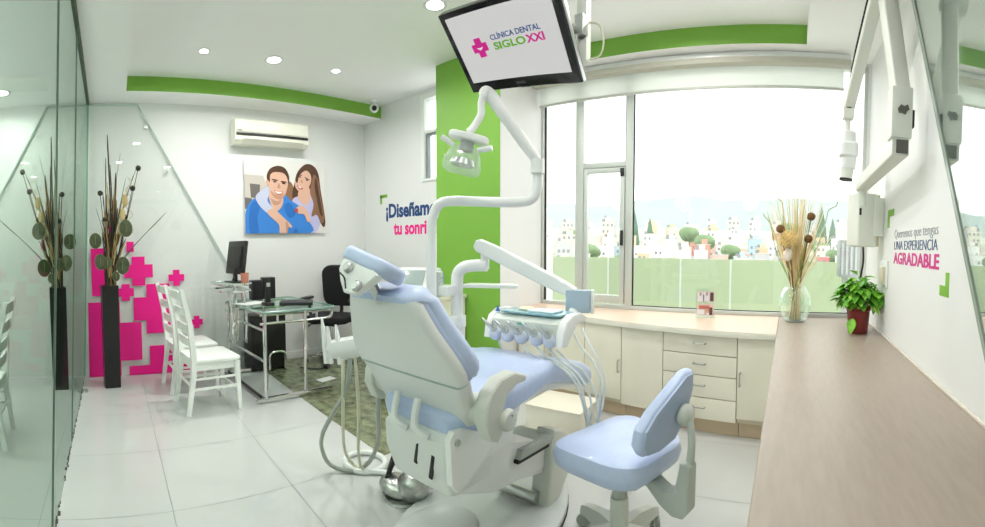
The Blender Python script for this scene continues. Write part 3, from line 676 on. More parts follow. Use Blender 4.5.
# lifting gear: front block, beam, rear housing with two slots
fbp = [(1.81, .04), (1.92, .04), (2.03, .13), (2.06, .22), (2.03, .31), (1.96, .37), (1.87, .40), (1.84, .36), (1.835, .25), (1.82, .13)]
m = MB(); m.prism(fbp, XC + .09, XC + .195, 'x', .018, None, 3); fb = wpart('front_block', m, LGPLAS, t)
m = MB(); m.prism([(1.58, .365), (1.86, .345), (1.88, .375), (1.60, .405)], XC - .02, XC + .19, 'x', .008); wpart('top_cover', m, GPLAS, t, fb)
m = MB(); m.prism([(1.57, .352), (1.83, .332), (1.83, .347), (1.57, .367)], XC - .03, XC + .185, 'x'); wpart('black_slot', m, DARK, t, fb)  # black slot below the grey top cover
m = MB(); m.prism([(1.18, .38), (1.30, .53), (1.84, .36), (1.84, .22), (1.42, .285)], XC - .12, XC + .16, 'x', .012); wpart('lift_beam', m, WPLAS, t)
m = MB(); m.prism([(1.22, .36), (1.84, .19), (1.84, .23), (1.26, .39)], XC - .10, XC + .15, 'x', .006); wpart('lower_beam', m, WPLAS, t)
m = MB(); m.tube([(XC - .08, 1.80, .08), (XC + .14, 1.80, .08)], .03, 12); wpart('pivot', m, STEEL, t)
m = MB(); m.loft([[(XC + .03 + x, y + dy, z) for x, y in rrect(hx, hy, .035)] for hx, hy, dy, z in ((.12, .08, 1.27, .375), (.165, .12, 1.26, .40), (.185, .14, 1.25, .50), (.185, .14, 1.245, .60), (.17, .12, 1.25, .625))]); rh = wpart('rear_housing', m, mat('shell_white', (.70, .72, .71), .33), t)
for x, z in ((.045, .53), (.125, .50)):
    m = MB(); m.cbox((XC + x, 1.112, z), (.018, .008, .095), .003, rotm(2, 12, 0)); wpart('slot', m, DARK, t, rh)
m = MB(); pts = [(1.08, .64), (1.10, .665), (1.15, .66), (1.30, .60), (1.305, .545), (1.25, .50), (1.17, .455), (1.12, .445), (1.09, .48)]
m.prism(pts, XC + .215, XC + .245, 'x', .010); sp = wpart('side_plate', m, WPLAS, t)
m = MB(); m.lathe([(0, .006), (.012, .006), (.014, 0)], n=12, M=rotm(0, 90, 0)); m.v = [(x + XC + .245, y + 1.115, z + .625) for x, y, z in m.v]; wpart('screw', m, GPLAS, t, sp)
m = MB(); m.prism([(1.16, .64), (1.40, .68), (1.55, .65), (1.46, .50), (1.20, .48)], XC - .21, XC + .225, 'x', .02); wpart('seat_frame', m, WPLAS, t)
for x in (-.07, .045):
    m = MB(); m.tube(smooth_path([(XC + x, 1.12, .73), (XC + x + .002, 1.10, .665), (XC + x + .02, 1.09, .63), (XC + x + .065, 1.11, .605)], 5), .014, 8); wpart('bracket_tube', m, WPLAS, t)
# seat and leg rest
def ring_y(y, hw, z0, z1, r, dip=0.0):
    o = []
    for px, pz in rrect(hw, (z1 - z0) / 2, r, 4):
        zz = (z0 + z1) / 2 + pz
        if pz > 0: zz -= dip * (1 - (px / hw) ** 2)
        o.append((XC + px, y, zz))
    return o
def loft_y(rows):
    P = []
    for i in range(len(rows) - 1):
        for k in range(4):
            u = k / 4; a, b, c, d = rows[max(i - 1, 0)], rows[i], rows[i + 1], rows[min(i + 2, len(rows) - 1)]
            P.append([.5 * (2 * q + (r_ - p) * u + (2 * p - 5 * q + 4 * r_ - s_) * u * u + (3 * q - p - 3 * r_ + s_) * u ** 3) for p, q, r_, s_ in zip(a, b, c, d)])
    P.append(rows[-1]); return [ring_y(y, hw, z0, z1, min(r, (z1 - z0) * .48), dip) for y, hw, z0, z1, r, dip in P]
m = MB(); m.loft(loft_y([(1.14, .15, .635, .665, .015, 0), (1.15, .185, .610, .685, .03, 0), (1.21, .235, .600, .72, .05, .01), (1.35, .28, .635, .775, .055, .035), (1.55, .28, .655, .79, .055, .04), (1.72, .262, .665, .785, .055, .02), (1.80, .25, .66, .765, .05, .01)])); seat = wpart('seat', m, BLUE, t)
m = MB(); m.loft(loft_y([(1.62, .25, .665, .778, .05, .01), (1.80, .245, .645, .772, .055, .005), (2.0, .215, .595, .725, .055, .012), (2.2, .185, .535, .665, .05, .012), (2.34, .165, .485, .605, .05, .006), (2.41, .13, .485, .565, .035, 0), (2.425, .10, .50, .545, .02, 0)])); wpart('leg_rest', m, BLUE, t)
m = MB(); m.loft(loft_y([(1.25, .20, .600, .64, .01, 0), (1.7, .20, .62, .66, .01, 0), (2.0, .17, .565, .60, .01, 0), (2.34, .13, .47, .49, .01, 0)])); wpart('leg_rest_pan', m, WPLAS, t)
# backrest: white rear shell and blue cushion, leaning back towards -y
def back_pt(u, x, n):                                             # u = 0 at the top, 1 at the hinge
    y = .965 + .255 * max(u, 0) ** 1.35; z = 1.145 - .53 * u; a = math.atan2(.53, .255 * 1.35 * max(u, .05) ** .35)
    return (XC + x, y + n * math.sin(a), z + n * math.cos(a))
def back_w(u):
    T = [(0, .150), (.04, .180), (.10, .197), (.25, .232), (.42, .280), (.52, .300), (.60, .293), (.72, .275), (.88, .262), (1, .24)]
    for (a, p), (b, q) in zip(T, T[1:]):
        if u <= b: return p + (q - p) * (u - a) / (b - a)
    return T[-1][1]
def back_ring(u, w, n0, n1, bulge=0.0):
    o = []
    h = (n1 - n0) / 2
    for px, pn in rrect(w, h, min(h * .95, .05), 4):
        n = (n0 + n1) / 2 + pn
        if pn > 0: n += bulge * (1 - (px / w) ** 2)
        else: n -= .035 * (1 - (px / w) ** 2)
        o.append(back_pt(u, px, n))
    return o
us = [.065, .07, .05, .10, .18, .26, .34, .42, .48, .54, .60]
m = MB(); m.loft([back_ring(u, back_w(u) * .995, .0, .047) for u in [.062, .075] + us[3:]]); sh = wpart('back_shell', m, mat('shell_white', (.70, .72, .71), .33), t)
m = MB(); m.loft([back_ring(u, back_w(u) * .99, .002, .06) for u in (.605, .64, .70, .78, .85, .90, .925)]); lsh = wpart('lower_shell', m, mat('shell_white', (.70, .72, .71), .33), t)
m = MB(); m.loft([back_ring(u, back_w(u) * .992, -.002, .05) for u in (.597, .610)]); wpart('shell_seam', m, mat('seam_green', (.36, .46, .42), .5), t, sh)
m = MB(); m.loft([back_ring(max(u, -.04), (back_w(max(u, 0)) + .010) * f, .002 + e, .105 - e, .0) for u, f, e in [(.0, .62, .040), (.004, .80, .022), (.014, .93, .008), (.028, .985, 0), (.045, 1, 0), (.066, 1, 0)]] + [back_ring(u, (back_w(u) + .012) * f, .046 + e, .108 - e * 1.2, .0) for u, f, e in [(u, 1, 0) for u in us[3:10]] + [(.58, .99, .004), (.615, .96, .02), (.63, .88, .035)]]); wpart('backrest', m, BLUE, t)
m = MB(); m.loft([back_ring(u, (back_w(u) + .004) * .99, .036, .062) for u in us]); wpart('blue_piping', m, BLUE, t, sh)
# headrest: tilted cushion on a white back plate with two knobs
HM = Matrix.Translation((XC - .010, .915, 1.20)) @ rotm(-22, 13, 0).to_4x4()
m = MB(); m.prism(rrect(.132, .070, .055), -.028, .030, 'z', .024, Matrix.Translation((XC - .004, .955, 1.230)) @ rotm(-24, 15, 0).to_4x4(), 4); wpart('headrest', m, BLUE, t)
m = MB(); m.prism([(-.10, .02), (-.095, -.02), (-.06, -.055), (-.015, -.085), (.04, -.075), (.085, -.03), (.115, .015), (.08, .035), (-.07, .035)], -.04, -.005, 'y', .012, HM, 3); hp = wpart('headrest_plate', m, WPLAS, t)
for x, z in ((-.035, .0), (.05, -.045)):
    m = MB(); m.lathe([(0, .02), (.014, .02), (.020, .012), (.020, 0)], n=14, M=rotm(90, 0, 0)); m.v = [tuple(HM @ Vector((a + x, b - .040, c + z))) for a, b, c in m.v]; wpart('knob', m, STEEL, t, hp)
m = MB(); m.tube(smooth_path([HM @ Vector((-.075, -.041, -.03)), HM @ Vector((-.035, -.042, -.04)), HM @ Vector((-.005, -.041, -.07))], 4), .003, 5); wpart('groove', m, DARK, t, hp)
m = MB(); m.tube([(XC + .0, .935, 1.19), (XC + .0, .985, 1.10)], .020, 10); wpart('headrest_stem', m, STEEL, t)
# arm rests
arm = [(1.185, .630), (1.150, .70), (1.155, .755), (1.180, .800), (1.235, .835), (1.32, .842), (1.40, .812), (1.39, .790), (1.335, .790), (1.275, .768), (1.25, .725), (1.245, .640), (1.22, .615)]
for sx, nm in ((1, 'near'), (-1, 'far')):
    x0, x1 = (XC + .285, XC + .345) if sx > 0 else (XC - .345, XC - .285)
    m = MB(); m.prism(arm, x0, x1, 'x', .014, None, 3); a = wpart('armrest', m, LGPLAS, t)
    m = MB(); m.lathe([(0, .026), (.034, .022), (.040, .010), (.040, 0)], n=20, M=rotm(0, 90 * sx, 0)); m.v = [(x + (x1 if sx > 0 else x0), y + 1.262, z + .685) for x, y, z in m.v]; h = wpart('arm_hub', m, LGPLAS, t, a)
    for dz in (-.018, .02):
        m = MB(); m.ball((x1 + .026 if sx > 0 else x0 - .026, 1.262, .685 + dz), .004, 8, 6); wpart('screw', m, GPLAS, t, h)
    m = MB(); m.tube([(XC + sx * .22, 1.215, .715), (XC + sx * .30, 1.225, .715)], .055, 18); wpart('arm_bracket', m, LGPLAS, t)

# ------------------------------------------------------------------ operating light on its own pole
t = thing('dental_light', 'white operating lamp hanging from a bent pole in front of the green column', 'dental lamp', (-1.65, 1.62, 0))
m = MB(); m.lathe([(0, .03), (.07, .03), (.09, .015), (.09, 0)], (-1.65, 1.62, .003), 20); wpart('floor_flange', m, WPLAS, t)
pole = smooth_path([(-1.65, 1.62, .02), (-1.65, 1.62, .6), (-1.65, 1.62, 1.35), (-1.642, 1.628, 1.45), (-1.615, 1.648, 1.508), (-1.56, 1.69, 1.522), (-1.40, 1.80, 1.515), (-1.29, 1.885, 1.515), (-1.235, 1.925, 1.535), (-1.215, 1.94, 1.60), (-1.215, 1.94, 1.69)], 6)
m = MB(); m.tube(pole, .026, 14); wpart('pole', m, WPLAS, t)
m = MB(); m.tube([(-1.215, 1.94, 1.66), (-1.215, 1.94, 1.73)], .036, 14); wpart('elbow_joint', m, WPLAS, t)
m = MB(); m.tube([(-1.215, 1.94, 1.72), (-1.255, 1.89, 1.80), (-1.365, 1.755, 2.02), (-1.38, 1.735, 2.045)], [.024, .030, .033, .028], 14); wpart('spring_arm', m, WPLAS, t)
m = MB(); m.tube(smooth_path([(-1.39, 1.73, 2.04), (-1.40, 1.72, 1.99), (-1.40, 1.715, 1.93), (-1.425, 1.69, 1.87), (-1.44, 1.67, 1.845)], 5), .018, 12); wpart('drop_arm', m, WPLAS, t)
m = MB(); m.ball((-1.385, 1.738, 2.035), .036, 14, 10); wpart('arm_cap', m, WPLAS, t)
HL = Matrix.Translation((-1.44, 1.665, 1.80)) @ rotm(0, 14, 36).to_4x4()
m = MB(); m.prism(rrect(.10, .05, .045), .0, .035, 'z', .014, HL, 3); wpart('lamp_yoke', m, WPLAS, t)
m = MB(); m.tube([HL @ Vector((0, 0, 0)), HL @ Vector((0, 0, -.05))], .035, 14); wpart('lamp_neck', m, GPLAS, t)
m = MB(); m.loft([[HL @ Vector((x, y + dy, z)) for x, y in rrect(hx, hy, .03)] for hx, hy, dy, z in ((.05, .045, 0, -.028), (.075, .06, 0, -.055), (.092, .07, 0, -.11), (.090, .07, 0, -.145), (.07, .055, 0, -.158))])
CLEAR = glassy('clear_lamp_cover', (.90, .93, .92), .08, .1, .22, (.85, .9, .88)); wpart('lamp_cover', m, CLEAR, t)
m = MB(); m.lathe([(0, 0), (.05, .012), (.062, .04), (.055, .045), (0, .02)], (0, 0, 0), 18, rotm(180, 0, 0)); m.v = [tuple(HL @ Vector((x, y, z - .075))) for x, y, z in m.v]; wpart('reflector', m, STEEL, t)
m = MB(); m.ball(HL @ Vector((.0, 0, -.105)), .016, 10, 8); wpart('bulb', m, mat('bulb_glass', (.75, .75, .65), .2), t)
for s_ in (-1, 1):
    m = MB(); m.tube([HL @ Vector((s_ * .06, -.02, -.035)), HL @ Vector((s_ * .125, -.04, -.012))], .014, 10); wpart('handle', m, WPLAS, t)

# ------------------------------------------------------------------ instrument unit on its arm
t = thing('instrument_unit', 'white dental instrument console with hanging handpieces on a jointed arm', 'dental unit', (-1.70, 1.87, 0))
m = MB(); m.lathe([(0, .03), (.07, .03), (.09, .015), (.09, 0)], (-1.70, 1.87, .003), 20); wpart('floor_flange', m, WPLAS, t)
m = MB(); m.tube([(-1.70, 1.87, .02), (-1.70, 1.87, .86)], .044, 16); m.tube([(-1.70, 1.87, .84), (-1.70, 1.87, .90)], .050, 16); wpart('post', m, WPLAS, t)
m = MB(); m.tube(smooth_path([(-1.70, 1.87, .88), (-1.70, 1.87, 1.08), (-1.695, 1.875, 1.14), (-1.66, 1.89, 1.175), (-1.60, 1.92, 1.185), (-1.545, 1.945, 1.185)], 5), .034, 14); wpart('swivel_arm', m, WPLAS, t)
m = MB(); m.tube([(-1.555, 1.94, 1.165), (-1.555, 1.94, 1.29)], .024, 12); wpart('swivel_pin', m, WPLAS, t)
a, b = Vector((-1.59, 1.91, 1.305)), Vector((-1.045, 2.03, 1.055)); d = (b - a).normalized(); side = d.cross(Vector((0, 0, 1))).normalized(); up = side.cross(d)
m = MB(); m.loft([[a + d * s_ + side * x + up * y for x, y in rrect(.026, h, .012)] for s_, h in ((0, .022), (.02, .036), (.10, .040), (.50, .036), ((b - a).length, .026))]); wpart('balance_arm', m, WPLAS, t)
m = MB(); m.cbox((-1.025, 2.03, 1.015), (.125, .05, .115), .006, rotm(0, 0, 20)); hb = wpart('head_box', m, BLUED, t)
m = MB(); m.cbox((-.957, 2.055, 1.015), (.015, .055, .118), .004, rotm(0, 0, 20)); wpart('box_edge', m, WPLAS, t, hb)
m = MB(); m.tube([(-1.03, 2.0, .965), (-1.05, 1.93, .90)], .03, 12); wpart('console_joint', m, WPLAS, t)
prof = [(1.800, .845), (1.785, .875), (1.79, .93), (1.815, .955), (1.97, .962), (1.99, .94), (1.985, .90), (1.93, .872), (1.86, .852)]
m = MB(); m.prism(prof, -1.385, -1.005, 'x', .010, None, 3); con = wpart('console_body', m, mat('console_white', (.72, .76, .70), .35), t)
cap = [(1.765, .835), (1.775, .895), (1.805, .945), (1.86, .972), (1.95, .972), (2.01, .945), (2.01, .915), (1.96, .925), (1.90, .915), (1.855, .875), (1.81, .832)]
m = MB(); m.prism(cap, -1.008, -.965, 'x', .010, None, 3); wpart('end_cap', m, WPLAS, t)
m = MB(); m.prism(cap, -1.425, -1.385, 'x', .010, None, 3); wpart('end_cap', m, WPLAS, t)
m = MB(); m.prism(rrect(.17, .085, .02), .963, .972); m.v = [(x - 1.18, y + 1.885, z) for x, y, z in m.v]; wpart('glass_tray_mat', m, mat('blue_green_tray', (.25, .45, .50), .2), t)
m = MB(); m.cbox((-1.13, 1.88, .977), (.15, .10, .008), .002); wpart('paper_liner', m, mat('paper_blue', (.66, .76, .82), .6), t)
m = MB(); m.ball((-1.24, 1.89, .978), (.05, .035, .012), 12, 8); wpart('cotton', m, mat('cotton', (.75, .70, .52), .9), t)
m = MB(); m.lathe([(0, .03), (.012, .0)], (-1.375, 1.82, .963), 10); wpart('blue_cap', m, mat('blue_cap', (.02, .12, .45), .4), t)
m = MB(); m.cbox((-1.205, 1.782, .92), (.05, .003, .008)); wpart('maker_mark', m, mat('teal_mark', (.15, .45, .42), .5), t)
LIL = mat('lilac_holder', (.60, .64, .73), .4)
hx = [-1.36, -1.285, -1.205, -1.12, -1.045]
for i, x in enumerate(hx):
    m = MB(); m.ball((x, 1.785, .855), (.037, .034, .034), 14, 9); hd = wpart('handpiece_holder', m, LIL, t)
    m = MB(); m.lathe([(0, .002), (.020, .002), (.020, -.002), (0, -.002)], (x, 1.762, .886), 14, rotm(70, 0, 0)); wpart('socket', m, GPLAS, t, hd)
    m = MB(); m.tube([(x + .005, 1.775, .862), (x - .012, 1.745, .90), (x - .05, 1.735, .935)], [.010, .009, .004], 10); wpart('handpiece', m, STEEL, t)
# hoses sweeping down to the right, past the foot of the chair
for P in (
    [(-1.196, 1.775, 0.819), (-1.126, 1.773, 0.781), (-1.012, 1.783, 0.752), (-0.933, 1.792, 0.697), (-0.892, 1.812, 0.596), (-0.883, 1.861, 0.431)],
    [(-1.129, 1.795, 0.815), (-1.059, 1.790, 0.772), (-0.967, 1.796, 0.737), (-0.901, 1.808, 0.669), (-0.875, 1.821, 0.559), (-0.867, 1.869, 0.441)],
    [(-1.070, 1.807, 0.810), (-1.001, 1.800, 0.768), (-0.922, 1.809, 0.721), (-0.868, 1.824, 0.642), (-0.855, 1.841, 0.537), (-0.879, 1.852, 0.473)],
    [(-1.027, 1.809, 0.810), (-0.956, 1.814, 0.762), (-0.889, 1.825, 0.722), (-0.847, 1.845, 0.639), (-0.834, 1.862, 0.552), (-0.858, 1.873, 0.450)],
    [(-0.963, 1.866, 0.887), (-0.911, 1.847, 0.825), (-0.861, 1.849, 0.775), (-0.827, 1.854, 0.704), (-0.826, 1.865, 0.599), (-0.842, 1.880, 0.507)],
    [(-0.939, 1.901, 0.907), (-0.895, 1.877, 0.849), (-0.840, 1.870, 0.772), (-0.810, 1.872, 0.683), (-0.817, 1.880, 0.577), (-0.846, 1.889, 0.475)],
    [(-1.355, 1.80, .83), (-1.335, 1.81, .76), (-1.325, 1.86, .71), (-1.30, 1.96, .74)]):
    m = MB(); m.tube(smooth_path(P, 6), .0055, 7); wpart('handpiece_hose', m, HOSEW, t)
# assistant tray and vented box beside the post
m = MB(); m.prism([(-1.70, 1.90), (-1.42, 2.05), (-1.44, 2.10), (-1.50, 2.13), (-1.74, 2.03)], 1.055, 1.075, 'z', .006); wpart('side_tray', m, WPLAS, t)
m = MB(); m.cbox((-1.735, 1.83, 1.045), (.11, .11, .055), .008); wpart('tray_clamp', m, WPLAS, t)
m = MB(); m.cbox((-1.80, 1.80, 1.08), (.07, .10, .14), .008, rotm(0, 0, 40)); vb = wpart('vent_box', m, mat('pale_grey_box', (.62, .66, .63), .4), t)
for k in range(4):
    m = MB(); m.cbox((-1.768, 1.772, 1.115 - .02 * k), (.07, .004, .006), 0, rotm(0, 0, 40)); wpart('vent', m, GPLAS, t, vb)

# ------------------------------------------------------------------ suction holder with its hanging hoses
t = thing('suction_unit', 'white suction holder with cream and grey hoses looping to the floor', 'suction unit', (-1.80, 1.22, 0))
m = MB(); m.tube(smooth_path([(XC - .22, 1.42, .56), (-1.58, 1.38, .70), (-1.72, 1.30, .775), (-1.79, 1.235, .79)], 5), .02, 10); wpart('support_arm', m, WPLAS, t)
m = MB(); m.loft([[Vector((-1.80, 1.21, 0.03)) + Vector((x, y, z)) for x, y in rrect(hx, hy, .02)] for hx, hy, z in ((.05, .03, .725), (.085, .045, .745), (.10, .055, .79), (.085, .05, .82))]); m.v = [tuple(Matrix.Translation((-1.8, 1.21, .77)) @ rotm(0, -12, 40).to_4x4() @ Vector((x + 1.8, y - 1.21, z - .77))) for x, y, z in m.v]; wpart('holder', m, WPLAS, t)
for dx, dz in ((-.07, .06), (-.045, .02), (.0, .03)):
    m = MB(); m.tube([(-1.81 + dx * .75, 1.16 + dx * .65, .73), (-1.815 + dx * .75, 1.15 + dx * .65, .84 + dz * .6), (-1.83 + dx * .78, 1.15 + dx * .65, .89 + dz)], [.014, .013, .005], 8); wpart('suction_tip', m, WPLAS, t)
def hose(pts, r, mt, nm='suction_hose'):
    m = MB(); m.tube(smooth_path(pts, 7), r, 8); wpart(nm, m, mt, t)
hose([(-1.775, 1.195, .76), (-1.770, 1.185, .70), (-1.796, 1.181, .60), (-1.913, 1.185, .46), (-2.089, 1.221, .28), (-2.162, 1.256, .154), (-2.162, 1.314, .045), (-2.083, 1.418, .016), (-2.014, 1.482, .081), (-1.866, 1.428, .272), (-1.667, 1.277, .507), (-1.56, 1.20, .66)], .012, HOSEG)
hose([(-1.777, 1.156, .76), (-1.786, 1.160, .658), (-1.846, 1.196, .501), (-2.013, 1.307, .220), (-2.102, 1.408, .068), (-2.053, 1.461, .018), (-1.969, 1.540, .018), (-1.83, 1.55, .03)], .0085, HOSE)
hose([(-1.754, 1.209, .76), (-1.803, 1.260, .500), (-1.969, 1.372, .180), (-2.037, 1.449, .035), (-1.981, 1.525, .014), (-1.84, 1.60, .02)], .0085, HOSE)
hose([(-1.547, 1.220, .668), (-1.551, 1.262, .530), (-1.567, 1.322, .412), (-1.600, 1.361, .327), (-1.56, 1.40, .2)], .0085, HOSE)
hose([(-2.13 + .125 * math.cos(a_), 1.53 + .115 * math.sin(a_), .017) for a_ in [R(-20 + 15 * i) for i in range(25)]] + [(-1.93, 1.56, .017), (-1.80, 1.58, .02)], .016, HOSEW)

# foil-like wrapped foot switch
t = thing('foot_switch', 'shiny metal foot switch with a black handle on the floor by the chair', 'foot switch', (-1.74, 1.47, 0))
CRUMP = mat('crumpled_foil', (.50, .51, .49), .30, 1.0, noise=.4, scale=22, bump=1.0)
m = MB(); m.ball((-1.66, 1.49, .082), (.085, .078, .078), 20, 12); m.v = [(x, y, max(z, .003)) for x, y, z in m.v]; wpart('dome', m, CRUMP, t)
m = MB(); m.ball((-1.75, 1.47, .055), (.115, .085, .052), 20, 12, rotm(0, 0, 12)); m.lathe([(0, .012), (.09, .012), (.095, .003), (0, .002)], (-1.72, 1.47, 0), 22); wpart('body', m, CRUMP, t)
m = MB(); m.tube(smooth_path([(-1.85, 1.47, .02), (-1.83, 1.48, .12), (-1.795, 1.50, .225), (-1.775, 1.49, .215), (-1.79, 1.44, .12), (-1.79, 1.41, .02)], 5), .013, 8); wpart('handle', m, BLACK, t)

# ------------------------------------------------------------------ dentist's stool (its back is towards +x)
t = thing('dentist_stool', 'pale blue cushioned stool with grey back arm in front of the dental chair', 'stool', (-.655, 1.69, 0), R(71))
# local: seat faces +y, back towards -y
for k in range(5):
    a = R(72 * k + 4); c, s_ = math.cos(a), math.sin(a)
    m = MB(); m.loft([[(c * d - s_ * w_, s_ * d + c * w_, z) for w_, z in ((-h, z0), (h, z0), (h * .7, z1), (-h * .7, z1))] for d, h, z0, z1 in ((.02, .034, .07, .15), (.12, .032, .075, .145), (.22, .028, .07, .12), (.275, .024, .062, .098), (.29, .018, .064, .088))]); part('leg', m, LGPLAS, t)
    for o_ in (-.016, .016):
        m = MB(); m.lathe([(0, -.010), (.024, -.010), (.028, 0), (.024, .010), (0, .010)], (c * .275 - s_ * o_, s_ * .275 + c * o_, .030), 14, Matrix.Rotation(a + .7, 3, 'Z') @ rotm(90, 0, 0)); part('castor', m, GPLAS, t)
m = MB(); m.tube([(0, 0, .08), (0, 0, .27)], .038, 16); part('column_sleeve', m, LGPLAS, t); m = MB(); m.tube([(0, 0, .27), (0, 0, .42)], .031, 16); part('gas_column', m, GPLAS, t)
sr = []
for hx, hy, z, r in ((.14, .13, .405, .08), (.195, .185, .410, .10), (.222, .208, .435, .12), (.232, .218, .468, .13), (.222, .208, .496, .12), (.195, .182, .514, .10), (.12, .11, .522, .07), (.03, .03, .523, .02)):
    sr.append([(x * (1.0 + .10 * (y / .22)), y, z - .012 * max(0, y / .22) ** 2 + (.014 * (abs(x) / .23) ** 2 if z > .49 else 0)) for x, y in rrect(hx, hy, r, 6)])
m = MB(); m.loft(sr); part('seat', m, BLUE, t)
m = MB(); m.box(-.10, .10, -.16, .10, .385, .41, .01); part('seat_plate', m, GPLAS, t)
m = MB(); m.prism([(-.08, .405), (-.14, .39), (-.22, .325), (-.275, .30), (-.32, .305), (-.342, .335), (-.345, .50), (-.33, .515), (-.305, .51), (-.285, .40), (-.24, .385), (-.19, .41)], -.034, .034, 'x', .014, None, 3); part('back_arm', m, GPLAS, t)
m = MB(); m.tube(smooth_path([(.0, -.325, .46), (.01, -.332, .55), (.035, -.315, .61), (.06, -.285, .65)], 5), .015, 12); part('back_tube', m, GPLAS, t)
m = MB(); m.ball((.06, -.272, .655), (.045, .034, .042), 18, 12); part('back_hub', m, LGPLAS, t)
BM = Matrix.Translation((-.02, -.225, .675)) @ rotm(6, 0, 0).to_4x4()
bp = [(.150, .140), (.158, .07), (.13, -.03), (.06, -.115), (-.05, -.130), (-.13, -.118), (-.158, -.08), (-.152, -.02), (-.10, .03), (.01, .09), (.10, .138)]
m = MB(); m.prism(bp, -.026, .026, 'y', .022, BM, 4); part('backrest', m, BLUE, t)
m = MB(); m.prism([(x * .93, z * .93) for x, z in bp], -.033, -.022, 'y', .005, BM); part('backrest_shell', m, mat('blue_grey_shell', (.36, .44, .62), .4), t)

# ------------------------------------------------------------------ beige box under the foot of the chair, cabinet by the column
t = thing('floor_box', 'low cream box on the floor between the dental chair and the drawers', 'box', (-1.52, 2.80, 0))
m = MB(); m.cbox((-1.53, 2.80, .085), (.42, .34, .165), .006, rotm(0, 0, 2)); wpart('body', m, CREAM, t)
m = MB(); m.cbox((-1.53, 2.80, .171), (.428, .348, .014), .004, rotm(0, 0, 2)); wpart('lid', m, CREAM, t)
t = thing('side_cabinet', 'low cream cabinet standing against the green column behind the dental chair', 'cabinet', (-2.81, 2.63, 0))
m = MB(); m.box(-3.00, -2.62, 2.27, 2.99, .06, .83, .004); wpart('body', m, CREAM, t)
m = MB(); m.box(-3.01, -2.61, 2.25, 3.0, .83, .86, .004); wpart('top', m, CREAM, t)
m = MB(); m.box(-2.97, -2.66, 2.31, 2.97, .0, .06); wpart('plinth', m, mat('undergap_shade', (.10, .07, .05), .6), t)  # dark base stands for the shadow gap below the cabinet
for x0, x1 in ((-2.99, -2.63),):
    m = MB(); m.box(x0, x1, 2.257, 2.272, .08, .82, .003); dr = wpart('door', m, CREAM, t)
    m = MB(); m.tube([(x1 - .05, 2.245, .55), (x1 - .05, 2.245, .65)], .005, 6); wpart('handle', m, STEEL, t, dr)
t = thing('desktop_device', 'small pale device with a sloping grey screen on the cream side cabinet', 'medical device', (-2.80, 2.58, .86), R(24))
m = MB(); m.prism([(-.12, 0), (.12, 0), (.12, .16), (.06, .205), (-.02, .20), (-.12, .06)], -.15, .15, 'x', .015, None, 3); part('housing', m, WPLAS, t)
m = MB(); m.cbox((-.02, -.078, .138), (.20, .006, .13), .002, rotm(-35, 0, 0)); part('screen', m, mat('dim_screen', (.30, .36, .35), .15), t)
m = MB(); m.prism([(-.10, .01), (.10, .01), (.10, .15), (.05, .19), (.0, .17), (-.09, .06)], .150, .156, 'x'); part('blue_side', m, mat('light_blue_panel', (.28, .46, .72), .4), t)
m = MB(); m.cbox((.0, -.118, .03), (.26, .012, .035), .004); part('keypad', m, GPLAS, t)

t.scale = (1.25, 1.25, 1.2)

# ------------------------------------------------------------------ built-in cabinets under the window
ca, cb = Vector((-1.436, 3.105)), Vector((-.062, 2.895)); cd = (cb - ca).normalized(); cn = Vector((-cd.y, cd.x))
def cpt(x, dep): s_ = (x - ca.x) / cd.x; p = ca + cd * s_ + cn * dep; return (p.x, p.y)
def slab(m, x0, x1, d0_, d1_, z0, z1, bev=0.002):
    m.prism([cpt(x0, d0_), cpt(x1, d0_), cpt(x1, d1_), cpt(x0, d1_)], z0, z1, 'z', bev); return m
def handle(par, x, z, vert=False):
    m = MB(); a, b = (cpt(x, -.002)), (cpt(x, .024))
    if vert: pts = [(*cpt(x, .026), z - .045), (*cpt(x, .0), z - .045), (*cpt(x, .0), z + .045), (*cpt(x, .026), z + .045)]
    else: pts = [(*cpt(x - .042, .026), z), (*cpt(x - .042, .0), z), (*cpt(x + .042, .0), z), (*cpt(x + .042, .026), z)]
    m.tube(pts, .0045, 6); wpart('handle', m, STEEL, t, par)
def unit(name, x0, x1, label, cat):
    global t
    t = thing(name, label, cat, (*cpt((x0 + x1) / 2, .2), 0))
    slabm = slab(MB(), x0 + .002, x1 - .002, .047, .43, .115, .70); wpart('carcass', slabm, CREAMD, t)
    wpart('toe_kick', slab(MB(), x0 + .002, x1 - .002, .10, .115, .0, .115), KICK, t)
def front(nm, x0, x1, z0, z1): return wpart(nm, slab(MB(), x0 + .003, x1 - .003, .026, .046, z0, z1, .003), CREAM, t)
unit('base_cabinet', -2.235, -1.535, 'cream cabinet at the column end of the run under the window', 'cabinet'); d = front('door', -2.235, -1.885, .125, .70); handle(d, -1.92, .42, True); d = front('door', -1.885, -1.535, .125, .70); handle(d, -1.85, .42, True)
unit('base_cabinet', -1.535, -1.205, 'cream cabinet with one upright handle beside the plain fixed panel', 'cabinet'); d = front('door', -1.535, -1.205, .145, .70); handle(d, -1.225, .40, True)
unit('base_cabinet', -1.205, -.868, 'cream cabinet with a plain front without handle left of the drawers', 'cabinet'); front('front_panel', -1.205, -.868, .118, .70)
unit('drawer_unit', -.868, -.332, 'cream unit of four drawers with steel handles under the window', 'drawers')
for z0, z1 in ((.565, .70), (.422, .560), (.268, .417), (.118, .263)):
    d = front('drawer', -.868, -.332, z0, z1); handle(d, -.595, (z0 + z1) / 2 + .008)
unit('base_cabinet', -.332, -.030, 'cream cabinet between the drawers and the long beige counter', 'cabinet'); d = front('door', -.332, -.030, .150, .70); handle(d, -.308, .42, True)
